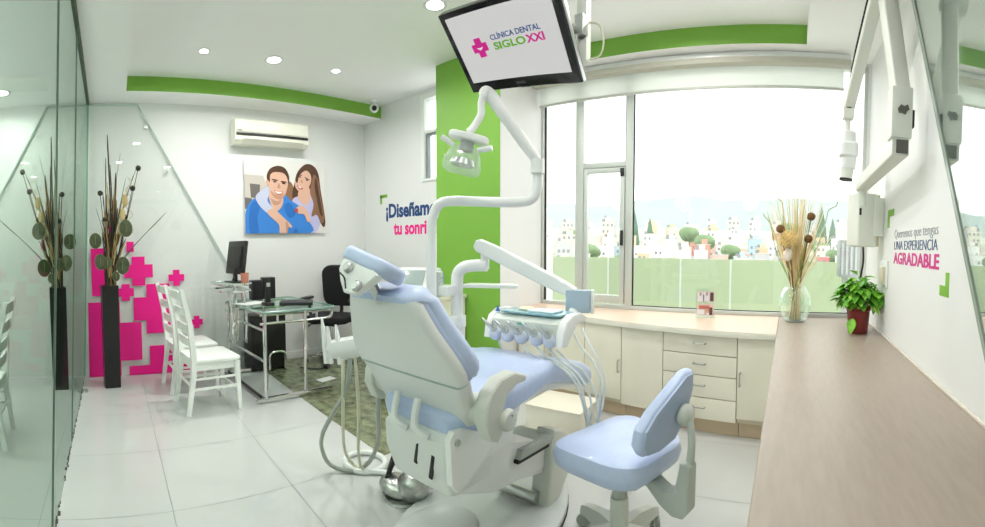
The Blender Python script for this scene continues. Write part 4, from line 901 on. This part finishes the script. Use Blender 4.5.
# window counter and the long counter along the right wall
m = MB(); ed = [(-2.248, cpt(-2.248, 0)[1] - .0), (-1.436, 3.108), (-1.159, 3.046), (-.862, 2.995), (-.582, 2.952), (-.357, 2.922), (-.070, 2.897)]
m.prism(ed + [(-.070, YW + .002), (-2.248, YW + .002)], .703, .742, 'z', .002); m.use(1).prism([(x, y + .002) for x, y in ed] + [(-.070, YW), (-2.248, YW)], .742, .7435, 'z')
solo('window_counter', m, [SILLEDGE, SILLTOP], 'pale counter top running under the big window above the cream cabinets', 'counter', (-1.1, 3.3, .703))
t = thing('long_counter', 'long beige counter along the right wall in the foreground', 'counter', (.28, 1.7, 0))
m = MB(); m.prism([(-.074, -1.2), (XR - .002, -1.2), (XR - .002, YW - .002), (-.068, YW - .002)], .705, .745, 'z', .010, None, 3); wpart('top', m, COUNTER, t)
m = MB(); m.box(-.02, XR - .002, -1.15, YW - .01, .10, .705); wpart('carcass', m, CREAM, t); m = MB(); m.box(.03, XR - .002, -1.15, YW - .01, 0, .10); wpart('plinth', m, KICK, t)
m = MB(); m.box(XR - .014, XR - .002, -1.2, YW - .3, .745, .757, .003); wpart('wall_bead', m, mat('sealant', (.70, .66, .58), .5), t)

# ------------------------------------------------------------------ things on the counters
VG = glassy('vase_glass', (.97, .99, .975), .07, 0.0, 0, grazing=.35)
t = thing('glass_vase', 'round clear glass vase on the counter in front of the window', 'vase', (.055, 3.44, .746))
m = MB(); m.lathe([(0, 0), (.06, 0), (.075, .006), (.10, .04), (.122, .10), (.128, .15), (.118, .21), (.092, .255), (.082, .265), (.080, .262), (.090, .25), (.114, .21), (.124, .15), (.118, .10), (.096, .042), (.07, .014), (0, .012)], n=36); part('body', m, VG, t)
m = MB(); m.lathe([(.060, .001), (.074, .003), (.074, .010), (.060, .010)], n=30); part('foot', m, mat('thick_glass_foot', (.55, .62, .58), .1), t)
STR = [mat('grass_' + n, c, .7) for n, c in (('straw', (.80, .60, .30)), ('pale', (.88, .76, .50)), ('green', (.28, .36, .10)), ('brown', (.20, .10, .04)))]
t = thing('dried_arrangement', 'tan dried grasses and seed heads fanned out in the round glass vase', 'dried flowers', (.055, 3.44, .762))
rn = random.Random(11)
for i in range(92):
    a = rn.gauss(0, .13); a = max(-.24, min(.27, a)); top = rn.uniform(.72, 1.08) - abs(a) * .5; dep = rn.gauss(0, .05)
    b = (rn.uniform(-.045, .045), rn.uniform(-.04, .04), .0); c = (b[0] * .5 + a * .12, b[1] * .5, .26)
    m = MB(); m.tube(smooth_path([b, c, (a * .55, dep * .5, .26 + (top - .26) * .5), (a, dep, top)], 3), [.0032] * 6 + [.0026, .0022, .0020, .0012], 5); part('stalk', m, STR[0 if rn.random() < .5 else 1] if rn.random() < .86 else STR[2], t)
for x, z in ((-.125, .685), (.105, .785), (.088, .615)):
    m = MB(); m.tube(smooth_path([(x * .1, 0, .02), (x * .3, -.01, .26), (x, -.03, z)], 4), .004, 5); part('stalk', m, STR[3], t)
    m = MB(); m.ball((x, -.03, z), (.034, .034, .032), 14, 10); part('seed_head', m, mat('brown_seed_head', (.17, .085, .03), .9, noise=.4, scale=60, bump=.5), t)
m = MB(); m.tube(smooth_path([(0, 0, .02), (-.02, -.02, .26), (-.055, -.04, .56)], 4), .0055, 6); part('stalk', m, STR[3], t)
m = MB()
for i in range(150):
    z = 1 - 2 * (i + .5) / 150; r = math.sqrt(1 - z * z); a = i * 2.399963; dv = Vector((r * math.cos(a), r * math.sin(a), z)); 
    if z < -.75: continue
    u = dv.orthogonal().normalized() * .009; w = dv.cross(u).normalized() * .009; c0 = Vector((-.06, -.04, .60)) + dv * .045; c1 = Vector((-.06, -.04, .60)) + dv * .078
    m.loft([[c0 + u, c0 + w, c0 - u, c0 - w], [c1 + u * .5, c1 + w * .5, c1 - u * .5, c1 - w * .5]])
m.ball((-.06, -.04, .60), .055, 14, 10); part('flower_head', m, mat('cream_flower', (.80, .64, .32), .8, noise=.2, scale=30), t)
m = MB(); m.ball((-.065, -.06, .49), (.035, .02, .05), 12, 9); part('pale_bloom', m, mat('pale_bloom', (.80, .72, .62), .8), t)
for pts in ([(-.02, 0, .25), (-.14, .02, .48), (-.19, .02, .66), (-.20, .02, .72), (-.25, .02, .78), (-.26, .02, .80)], [(.02, 0, .25), (.14, .02, .50), (.22, .02, .75), (.24, .02, .84), (.30, .02, .88), (.31, .02, .95)], [(-.01, 0, .25), (-.10, .0, .70), (-.11, .0, .86), (-.15, 0, .93), (-.15, 0, 1.0)], [(-.03, 0, .25), (-.10, -.02, .42), (-.15, -.02, .56)]):
    m = MB(); m.tube(smooth_path(pts, 5), .0035, 5); part('curly_twig', m, STR[2], t)

t = thing('potted_plant', 'leafy green plant in a dark red pot on the long counter', 'plant', (.475, 2.985, .746))
m = MB(); m.lathe([(0, 0), (.062, 0), (.066, .004), (.078, .15), (.084, .155), (.084, .178), (.074, .178), (.072, .15), (0, .15)], n=28); part('pot', m, mat('dark_red_plastic', (.17, .018, .014), .35), t)
m = MB(); m.lathe([(0, .158), (.071, .156), (.071, .14), (0, .14)], n=20); part('soil', m, mat('soil', (.03, .02, .015), .9), t)
rn = random.Random(3)
LEAF = [mat('leaf_' + n, c, .4, noise=.25, scale=25) for n, c in (('bright', (.20, .50, .035)), ('mid', (.11, .36, .03)), ('light', (.36, .62, .10)))]
lm = MB(); sm = MB()
def leaf(m, base, dr, L, W, mi, droop):
    dr = dr.normalized(); sd = dr.cross(Vector((0, 0, 1)));
    if sd.length < .1: sd = Vector((1, 0, 0))
    sd.normalize(); nr = sd.cross(dr); rows = []
    for u, w in ((0, .05), (.15, .62), (.38, 1.0), (.62, .84), (.84, .42), (1, .03)):
        c = base + dr * (L * u) - Vector((0, 0, droop * u * u)); rows.append([c - sd * (W * w) + nr * (W * w * .35), c - sd * (W * w * .5) + nr * (W * w * .12), c, c + sd * (W * w * .5) + nr * (W * w * .12), c + sd * (W * w) + nr * (W * w * .35)])
    m.use(mi); m.loft(rows, False, False)
for i in range(150):
    a = rn.uniform(0, 2 * math.pi); el = rn.uniform(-.45, 1.35); rr = rn.uniform(.55, 1.0)
    pos = Vector((math.cos(a) * math.cos(el) * .165 * rr, math.sin(a) * math.cos(el) * .115 * rr, .225 + math.sin(el) * .165 * rr))
    if pos.x > .15: pos.x = .15
    if pos.z < .10: pos.z = .10 + rn.uniform(0, .05)
    o_ = Vector((math.cos(a), math.sin(a), rn.uniform(-.5, .5)))
    if pos.x > .10: o_.x = min(o_.x, -.1)
    leaf(lm, pos - o_ * .03, o_, rn.uniform(.065, .10), rn.uniform(.026, .038), rn.choice((0, 0, 1, 1, 2)), rn.uniform(.01, .05))
    if i % 3 == 0: sm.tube(smooth_path([(pos.x * .1, pos.y * .1, .15), (pos.x * .6, pos.y * .6, .15 + (pos.z - .15) * .7 + .02), tuple(pos)], 4), .0026, 5)
for x, y, z, dx, dy, dz in ((-.02, .0, .39, -.5, -.3, .4), (.03, 0, .37, .6, -.3, .2), (-.05, -.09, .11, -.2, -.4, -.9)): leaf(lm, Vector((x, y, z)), Vector((dx, dy, dz)), .09, .034, 2 if z > .3 else 0, .02)
part('foliage', lm, LEAF, t); part('stems', sm, LEAF[1], t)

t = thing('photo_stand', 'small clear stand with two small photographs leaning before the window', 'photo stand', (-.64, 3.45, .744), R(8))
m = MB(); m.cbox((0, 0, .115), (.155, .004, .225), .0, rotm(-8, 0, 0)); part('acrylic_sheet', m, glassy('acrylic', (.93, .97, .95), .08), t)
m = MB(); m.cbox((0, .02, .006), (.16, .09, .006), .002); part('foot', m, MATS['acrylic'], t)
PHM = [mat('photo_' + n, c, .4) for n, c in (('paper', (.62, .45, .40)), ('rose', (.50, .15, .12)), ('dark', (.10, .05, .05)), ('pale', (.72, .70, .74)), ('skin', (.62, .34, .25)))]
for k, (zc, h) in enumerate(((.165, .085), (.065, .090))):
    m = MB(); M = rotm(-8, 0, 0).to_4x4() ; 
    m.cbox((0, 0, zc), (.135, .003, h), 0, None); base_ = list(m.v)
    def pp(x0, x1, z0, z1, mi): m.use(mi).cbox(((x0 + x1) / 2, -.0020, zc + (z0 + z1) / 2 * h), ((x1 - x0), .0016, (z1 - z0) * h))
    if k == 0:
        pp(-.06, -.02, -.45, .4, 3); pp(-.015, .03, -.45, .45, 3); pp(.035, .062, -.4, .4, 2); pp(-.05, -.03, .1, .42, 4); pp(.0, .018, .1, .42, 4); pp(-.02, -.01, -.45, .2, 2)
    else:
        pp(-.065, -.01, -.45, .0, 3); pp(-.05, .03, .05, .35, 1); pp(.0, .04, -.3, .1, 4); pp(.03, .055, -.45, .2, 2); pp(.01, .03, -.45, -.1, 3)
    m.v = [tuple(M @ Vector((x, y - .0045, z - .115)) + Vector((0, 0, .115))) for x, y, z in m.v]; part('photograph', m, PHM, t)

# ------------------------------------------------------------------ right wall: lettering, mirror, X-ray unit, socket
t = thing('wall_lettering', 'grey, navy and magenta lettering with green corners on the right wall', 'wall lettering', (XR, 2.3, 1.13))
def rtext(body, mt, y0, y1, z0, z1, bold):
    m = fit_text(text_mb(body, .1, bold, .001), 0, 1, 0, 1); map_mb(m, lambda x, y, z: (XR - .0012 - z, y0 + (y1 - y0) * x, z0 + (z1 - z0) * y)); wpart('lettering', m, mt, t)
def rline(words, mt, y0, y1, z0, z1, bold):
    # one mesh for each word of a line
    full = ' '.join(words)
    def ext(s): xs = [v[0] for v in text_mb(s, .1, bold).v]; return min(xs), max(xs)
    a0, a1 = ext(full); zs = [v[1] for v in text_mb(full, .1, bold).v]; b0, b1 = min(zs), max(zs)
    for i, w in enumerate(words):
        e1 = ext(' '.join(words[:i + 1]))[1]; ms = text_mb(w, .1, bold, .001); w0, w1 = min(v[0] for v in ms.v), max(v[0] for v in ms.v)
        off = e1 - w1
        map_mb(ms, lambda x, y, z: (XR - .0012 - z, y0 + (y1 - y0) * (x + off - a0) / (a1 - a0), z0 + (z1 - z0) * (y - b0) / (b1 - b0))); wpart('lettering', ms, mt, t)
rline(['Queremos', 'que', 'tengas'], GREYV, 2.655, 1.845, 1.366, 1.432, -.0012)
rline(['UNA', 'EXPERIENCIA'], NAVY, 2.655, 1.845, 1.312, 1.362, -.0010)
rtext('AGRADABLE', mat('deep_magenta_vinyl', (.62, .0, .24), .4), 2.665, 1.82, 1.228, 1.297, .0026)
m = MB(); m.prism([(2.865, 1.565), (2.690, 1.565), (2.690, 1.522), (2.808, 1.522), (2.808, 1.452), (2.865, 1.452)], XR - .002, XR - .0003, 'x'); wpart('corner_bracket', m, LIMEV, t)
m = MB(); m.prism([(1.690, 1.222), (1.730, 1.222), (1.730, 1.166), (1.800, 1.166), (1.800, 1.122), (1.690, 1.122)], XR - .002, XR - .0003, 'x'); wpart('corner_bracket', m, LIMEV, t)

MIR = glassy('mirror_face', (.93, .96, .94), .52, 0.0)
t = thing('wall_mirror', 'tall mirror with one slanting green edge on the right wall', 'mirror', (XR, .6, .77))
m = MB(); m.prism([(2.46, 2.80), (1.165, .77), (-.8, .77), (-.8, 2.80)], XR - .010, XR - .003, 'x'); wpart('mirror_sheet', m, [MIR], t)
m = MB(); m.prism([(2.475, 2.80), (1.18, .77), (1.155, .77), (2.435, 2.80)], XR - .015, XR - .002, 'x'); wpart('bevelled_edge', m, mat('mirror_edge_green', (.30, .36, .31), .2), t)

XW = mat('xray_white', (.74, .76, .70), .4)
t = thing('xray_unit', 'white dental x-ray unit with folded arm fixed to the right wall', 'x-ray unit', (.56, 2.95, 1.30))
CB = Matrix.Translation((.50, 3.02, 1.505)) @ rotm(0, 0, 24).to_4x4()
m = MB(); m.box(-.085, .075, -.06, .09, -.18, .18, .018, CB, 3); wpart('control_box', m, XW, t)
m = MB(); m.box(.0755, .092, -.055, .10, -.175, .175, .006, CB); cbx = wpart('box_back', m, mat('box_cream', (.62, .56, .40), .5), t)
m = MB(); m.box(-.078, -.062, -.064, -.059, .03, .075, .001, CB); wpart('switch', m, DARK, t)
m = MB(); m.box(.56, XR - .001, 2.98, 3.12, 1.40, 1.66, .005); wpart('wall_plate', m, XW, t)
m = MB(); a, b = Vector((.497, 2.03, 1.785)), Vector((.470, 2.99, 1.735)); m.loft([[p + Vector((x, 0, z)) for x, z in rrect(.040, .040, .008)] for p in (a, b)]); wpart('horizontal_arm', m, XW, t)
m = MB(); m.box(.475, .53, 2.018, 2.032, 1.755, 1.815); wpart('arm_end', m, mat('dark_end', (.10, .10, .09), .5), t)
m = MB(); m.tube([(.47, 2.97, 1.60), (.47, 2.97, 1.76)], .035, 14); wpart('arm_pivot', m, XW, t)
m = MB(); m.box(.448, .548, 2.02, 2.12, 1.825, 2.06, .008); jb = wpart('joint_box', m, XW, t)
m = MB(); m.box(.545, .56, 2.03, 2.09, 1.88, 1.96, .003); wpart('joint_knob', m, DARK, t, jb)
m = MB(); m.prism([(.475, 1.955), (.490, 1.975), (.505, 1.968), (.522, 1.978), (.530, 1.955), (.518, 1.945), (.512, 1.930), (.495, 1.938), (.480, 1.935)], 2.016, 2.021, 'y'); wpart('maker_mark', m, mat('mark_dark', (.10, .11, .09), .5), t, jb)
m = MB(); a, b = Vector((.500, 2.07, 2.03)), Vector((.455, 2.25, 2.60)); d = (b - a).normalized(); s_ = Vector((.97, .2, 0)).normalized(); u = d.cross(s_)
m.loft([[p + s_ * x + u * y for x, y in rrect(.042, .034, .010)] for p in (a, b)]); wpart('lower_arm', m, XW, t)
m = MB(); m.tube([(.37, 2.25, 2.61), (.50, 2.25, 2.61)], .05, 18); wpart('elbow', m, XW, t)
m = MB(); a, b = Vector((.410, 2.26, 2.60)), Vector((.355, 2.86, 2.20)); d = (b - a).normalized(); s_ = Vector((1, .0, 0)); u = d.cross(s_)
m.loft([[p + s_ * x + u * y for x, y in rrect(.034, .030, .010)] for p in (a, b)]); wpart('upper_arm', m, XW, t)
m = MB(); m.box(.318, .386, 2.82, 2.90, 2.13, 2.25, .005); fk = wpart('fork_joint', m, XW, t); m = MB(); m.box(.338, .366, 2.815, 2.822, 2.19, 2.22); wpart('vent_slot', m, DARK, t, fk)
m = MB(); m.tube([(.35, 2.87, 2.16), (.352, 2.87, 2.04)], .020, 12); wpart('head_yoke', m, XW, t)
m = MB(); m.loft([[Vector((.362, 2.87, 0)) + Vector((x, y, z)) for x, y in rrect(hx_, hx_, .03)] for hx_, z in ((.03, 2.06), (.044, 2.05), (.046, 1.99), (.060, 1.975), (.062, 1.90), (.050, 1.885), (.048, 1.82))]); wpart('tube_head', m, WPLAS, t)
m = MB(); m.tube([(.355, 2.87, 1.825), (.35, 2.87, 1.755)], [.045, .042], 16); m.use(1).tube([(.35, 2.87, 1.757), (.349, 2.87, 1.745)], .043, 16); wpart('beam_cone', m, [XW, DARK], t)
m = MB(); m.tube(smooth_path([(.40, 2.25, 2.67), (.385, 2.32, 2.66), (.37, 2.45, 2.57), (.35, 2.66, 2.42), (.34, 2.83, 2.26)], 5), .006, 6); wpart('cable', m, DARK, t)
m = MB(); m.tube(smooth_path([(.50, 3.02, 1.33), (.505, 3.03, 1.22), (.50, 3.10, 1.10), (.52, 3.2, .95)], 5), .007, 6); wpart('power_cable', m, BLACK, t)
t = thing('wall_socket', 'small ivory socket box on the right wall above the potted plant', 'socket', (XR, 2.90, 1.09))
m = MB(); m.box(XR - .035, XR - .001, 2.84, 2.93, 1.085, 1.20, .006); wpart('box', m, mat('ivory_socket', (.62, .58, .44), .45), t)
m = MB(); m.box(XR - .012, XR - .001, 2.80, 3.02, 1.07, 1.24, .003); wpart('back_plate', m, WPLAS, t)

# ------------------------------------------------------------------ television hung from the ceiling
TM = Matrix.Translation((-1.342, 1.858, 2.293)) @ (Matrix.Rotation(-.154, 4, 'Z') @ Matrix.Rotation(.788, 4, 'X') @ Matrix.Rotation(.17, 4, 'Y'))
t = thing('television', 'wide black television tilted down from a pole on the ceiling', 'television', (-1.07, 2.16, 2.25))
m = MB(); m.box(-.36, .36, 0, .05, -.2235, .2235, .006, TM); m.box(-.25, .25, .05, .09, -.16, .16, .012, TM); hs = wpart('housing', m, mat('gloss_black', (.012, .012, .014), .12), t)
m = MB(); m.box(-.362, .362, .012, .04, -.2265, -.2225, .001, TM); m.box(.3592, .3622, .012, .04, -.2235, .2235, .001, TM); wpart('silver_edge', m, STEEL, t, hs)
m = MB(); m.box(-.323, .318, -.002, .001, -.165, .195, 0, TM); scn = wpart('screen', m, mat('lit_screen', (.34, .33, .34), .3, emit=(.80, .775, .79), es=.24), t)
TR = TM @ Matrix.Rotation(-.035, 4, 'Y')
LG = {k: mat('logo_' + k, c, .4, emit=c, es=.07) for k, c in (('magenta', (.72, .008, .30)), ('navy', (.02, .08, .28)), ('green', (.17, .46, .03)), ('white', (.85, .8, .85)))}
def stext(body, mt, x0, x1, z0, z1, bold):
    m = fit_text(text_mb(body, .1, bold, .0008), x0, x1, z0, z1); map_mb(m, lambda x, y, z: tuple(TR @ Vector((x, -.0028 - z, y)))); wpart('logo_lettering', m, mt, t, scn)
stext('CLÍNICA DENTAL', LG['navy'], -.084, .222, .045, .079, .0012)
stext('SIGLO', LG['green'], -.082, .118, -.006, .033, .0030)
stext('XXI', LG['magenta'], .122, .228, -.006, .033, .0028)
m = MB(); cx, cz, h, k = -.172, .024, .050, .0215; q = [(-k, -h), (k, -h), (k, -k), (h, -k), (h, k), (k, k), (k, h), (-k, h), (-k, k), (-h, k), (-h, -k), (-k, -k)]
m.prism([(cx + x, cz + z) for x, z in q], -.0042, -.0022, 'y', 0, TR); lc = wpart('logo_cross', m, LG['magenta'], t, scn)
m = MB(); n = 12; m.prism([(cx - .021 + .042 * i / n, cz + .004 - .016 * math.sin(math.pi * i / n)) for i in range(n + 1)] + [(cx + .021 - .042 * i / n, cz + .004 - .004 * math.sin(math.pi * i / n)) for i in range(1, n)], -.0052, -.0040, 'y', 0, TR); wpart('logo_smile', m, LG['white'], t, lc)
m = MB(); m.box(-.03, .03, -.0015, .0, -.200, -.188, 0, TM); wpart('maker_mark', m, mat('dim_mark', (.07, .07, .08), .4), t, hs)
m = MB(); m.box(-.03, .03, .02, .06, -.235, -.224, .003, TM); wpart('port_cover', m, BLACK, t, hs)
m = MB(); m.box(-1.098, -1.042, 2.132, 2.188, 2.262, ZH, .006); pm = wpart('ceiling_pole', m, XW, t)
m = MB(); m.box(-1.13, -1.01, 2.10, 2.22, ZH - .012, ZH - .0005, .002); wpart('ceiling_plate', m, XW, t, pm)
m = MB(); m.tube([(-1.07, 2.15, 2.43), TM @ Vector((.12, .09, .03))], .022, 10); m.cbox((-1.065, 2.12, 2.43), (.05, .06, .10), .004); wpart('tilt_bracket', m, STEEL, t)
m = MB(); m.tube(smooth_path([(-1.04, 2.16, 2.46), (-.985, 2.17, 2.44), (-.965, 2.18, 2.36), (-.985, 2.18, 2.29), (-1.04, 2.17, 2.275)], 5), .0055, 6); wpart('cable_loop', m, mat('ivory_cable', (.66, .64, .52), .5), t)

# ------------------------------------------------------------------ outside: balcony, town, hills
m = MB(); m.box(-2.6, 1.0, YW + .12, 5.1, -.3, -.02); struct('balcony_floor', m, mat('concrete', (.5, .5, .48), .8))
FRO = glassy('frosted_green_glass', (.86, .92, .83), .03, .1, .90, (.60, .67, .50))
t = thing('balcony_railing', 'frosted green glass balcony railing beyond the big window', 'railing', (-.8, 4.95, -.02))
rp = [(-2.62, 4.52), (-1.95, 4.60), (-1.18, 4.82), (-.64, 4.94), (.05, 4.96), (1.0, 4.96)]
for (x0, y0), (x1, y1) in zip(rp, rp[1:]):
    m = MB(); dv = Vector((x1 - x0, y1 - y0)).normalized(); nv = Vector((-dv.y, dv.x)) * .006
    m.prism([(x0 + dv.x * .006 - nv.x, y0 + dv.y * .006 - nv.y), (x1 - dv.x * .006 - nv.x, y1 - dv.y * .006 - nv.y), (x1 - dv.x * .006 + nv.x, y1 - dv.y * .006 + nv.y), (x0 + dv.x * .006 + nv.x, y0 + dv.y * .006 + nv.y)], -.02, 1.165); wpart('glass_pane', m, FRO, t)
    m = MB(); m.cbox((x0, y0, .57), (.022, .022, 1.18), .003); wpart('joint_post', m, mat('pale_post', (.78, .82, .76), .4), t)
t = thing('outdoor_unit', 'grey ribbed air conditioning unit outside the window behind the potted plant', 'air conditioner', (.62, 4.5, .9))
m = MB(); m.box(.50, .95, 4.4, 4.7, 1.03, 1.40, .01); wpart('casing', m, mat('outdoor_grey', (.34, .37, .36), .5), t)
for k in range(9):
    m = MB(); m.box(.515 + k * .045, .535 + k * .045, 4.392, 4.402, 1.06, 1.37); wpart('rib', m, mat('rib_grey', (.50, .53, .52), .5), t)
m = MB(); m.box(.55, .60, 4.5, 4.6, -.02, 1.03); m.box(.85, .90, 4.5, 4.6, -.02, 1.03); wpart('stand', m, GPLAS, t)

rn = random.Random(21)
def ground(d): return -9 + 17 * max(0, min(1, (d - 50) / 220)) ** 0.9 + max(0, d - 270) * .06
m = MB(); NA, ds = 26, [22, 50, 80, 120, 170, 220, 280, 340, 420]
rows = []
for d in ds:
    rows.append([(d * math.sin(R(-75 + 110 * i / NA)), d * math.cos(R(-75 + 110 * i / NA)), ground(d)) for i in range(NA + 1)])
m.loft(rows, False, False); struct('town_ground', m, mat('dry_hillside', (.42, .46, .36), .9, noise=.2, scale=.05))
WALLC = [('white', (.78, .78, .76)), ('cream', (.72, .66, .55)), ('pink', (.70, .48, .42)), ('grey', (.55, .56, .56)), ('terracotta', (.58, .30, .22)), ('pale blue', (.42, .56, .68)), ('ochre', (.64, .52, .34)), ('red', (.60, .20, .18))]
WINM = mat('far_window', (.24, .26, .28), .3)
protos = {}
def house(kind):
    cn, cc = WALLC[kind % len(WALLC)]
    m = MB(); wm = [mat('far_wall_' + cn.replace(' ', '_'), cc, .8), WINM, mat('far_roof', (.62, .57, .52), .8)]
    w, dp, h = rn.uniform(2.2, 3.3), rn.uniform(2.2, 3.2), rn.uniform(2.2, 4.6)
    m.box(-w / 2, w / 2, -dp / 2, dp / 2, -5, h); m.use(2).box(-w / 2 - .15, w / 2 + .08, -dp / 2 - .08, dp / 2 + .08, h, h + .12)
    if rn.random() < .6: m.use(0).box(-w * .1, w * .3, -dp * .2, dp * .3, h + .12, h + 1.1)
    if rn.random() < .5: m.use(1).lathe([(0, .7), (.3, .7), (.3, 0), (0, 0)], (-w * .3, 0, h + .12), 10)
    m.use(1)
    for fl_ in range(int(h // 1.4)):
        for k in range(int(w // .9)):
            if rn.random() < .75: m.box(-w / 2 + .3 + k * .9, -w / 2 + .75 + k * .9, -dp / 2 - .02, -dp / 2 + .03, .5 + fl_ * 1.4, 1.1 + fl_ * 1.4)
    return m, wm, cn
hp = []
for ring, (d, n) in enumerate(((60, 18), (68, 18), (77, 19), (88, 19), (101, 19), (117, 19), (138, 18), (165, 18), (200, 18), (245, 18))):
    for i in range(n):
        az = R(-35 + 48 * (i + rn.uniform(.4, .6)) / n); hp.append((d * rn.uniform(.985, 1.015), az, ring))
for i, (d, az, ring) in enumerate(hp):
    k = rn.choice((0, 0, 0, 0, 1, 1, 2, 3, 6, 4, 5, 7) if ring > 0 else (0, 0, 1, 3))
    key = (k, rn.randrange(3)); x, y = d * math.sin(az), d * math.cos(az); z = ground(d)
    if key not in protos:
        hm, wm, cn = house(k); o = link('town_house', hm, wm); protos[key] = (o, cn)
    else:
        o = protos[key][0].copy(); COL.objects.link(o); cn = protos[key][1]
    o.location = (x, y, z); o.rotation_euler = (0, 0, -az + rn.uniform(-.12, .12)); sc = d / 80 * rn.uniform(.82, .96) if d < 140 else d / 95 * rn.uniform(.82, .96); o.scale = (sc, sc, sc * rn.uniform(.75, 1.0))
    cn = protos[key][1]; tag(o, f'{cn} flat-roofed house in the hazy town outside the window', 'house', f'{cn} houses of the distant town')
TREE = mat('far_foliage', (.17, .26, .12), .9, noise=.3, scale=.6); PINE = mat('far_conifer', (.09, .17, .11), .9, noise=.3, scale=.6)
def blob(m, c, r):
    for q in range(5): m.ball((c[0] + rn.uniform(-.5, .5) * r, c[1] + rn.uniform(-.5, .5) * r, c[2] + rn.uniform(-.3, .4) * r), (r * rn.uniform(.5, .75),) * 3, 10, 7)
tp = None; cp_ = None
for i in range(18):
    d = (64, 72.5, 94.5, 109, 127, 151, 182, 222)[i % 7]; az = R(-34 + 46 * ((i * .618 + .07 * rn.random()) % 1))
    if i == 0: d, az = 72.5, math.atan2(-.50, 1)                      # the bright green clump in the door
    if tp is None:
        m = MB(); blob(m, (0, 0, 3.2), 1.7); tp = thing('round_tree', '', 'tree'); part('crown', m, TREE, tp); q = MB(); q.tube([(0, 0, -3), (0, 0, 4)], .35, 8); part('trunk', q, STEM[0], tp); o = tp
    else: o = dup(tp, (0, 0, 0))
    o.location = (d * math.sin(az), d * math.cos(az), ground(d) - .5); s_ = d / 95 * rn.uniform(.8, 1.3); o.scale = (s_ * 1.3, s_ * 1.3, s_)
    o['label'] = 'round green tree among the houses of the distant town'; o['group'] = 'green trees of the distant town'
for az_, d, s_ in ((-.345, 151, 1.0), (.070, 144, 1.15), (.095, 182, .9), (-.31, 182, .8)):
    if cp_ is None:
        m = MB(); m.lathe([(0, 15), (.5, 13), (1.3, 9), (1.9, 4), (1.6, 1), (0, .8)], n=12); cp_ = thing('conifer_tree', '', 'tree'); part('crown', m, PINE, cp_); q = MB(); q.tube([(0, 0, -3), (0, 0, 1.5)], .3, 8); part('trunk', q, STEM[0], cp_); o = cp_
    else: o = dup(cp_, (0, 0, 0))
    o.location = (d * math.sin(az_), d * math.cos(az_), ground(d) - 1); o.scale = (s_, s_, s_)
    o['label'] = 'tall narrow conifer rising above the roofs of the distant town'; o['group'] = 'conifers of the distant town'
# hills on the horizon
HM_ = mat('far_hill', (.20, .27, .25), 1.0, noise=.12, scale=.01)
def ridge(d, h0, amp, seed):
    r_ = random.Random(seed); ph = [r_.uniform(0, 6.3) for _ in range(5)]; rows = [[], [], []]
    for i in range(61):
        a = R(-75 + 110 * i / 60); h = h0 + amp * (.55 * math.sin(a * 4.2 + ph[0]) + .3 * math.sin(a * 9 + ph[1]) + .12 * math.sin(a * 21 + ph[2]) + .06 * math.sin(a * 47 + ph[3]))
        for k, (dd, f) in enumerate(((d - 260, 0), (d - 90, .62), (d, 1))): rows[k].append((dd * math.sin(a), dd * math.cos(a), -5 + (h + 5) * f))
    mm = MB(); mm.loft(rows, False, False); return mm
struct('far_hills', ridge(900, 80, 26, 4), HM_)
struct('far_hills', ridge(1500, 128, 55, 9), HM_)

m = MB(); m.box(-900, 500, 40, 800, -60, 140)
hz = bpy.data.materials.new('haze'); hz.use_nodes = True; nt = hz.node_tree; nt.nodes.clear(); o_ = nt.nodes.new('ShaderNodeOutputMaterial')
sc_ = nt.nodes.new('ShaderNodeVolumeScatter'); sc_.inputs['Density'].default_value = .0016; sc_.inputs['Color'].default_value = (.24, .26, .26, 1); nt.links.new(sc_.outputs[0], o_.inputs['Volume'])
h = link('haze', m, hz); h['kind'] = 'stuff'; h['label'] = 'pale haze over the distant town'; h['category'] = 'haze'
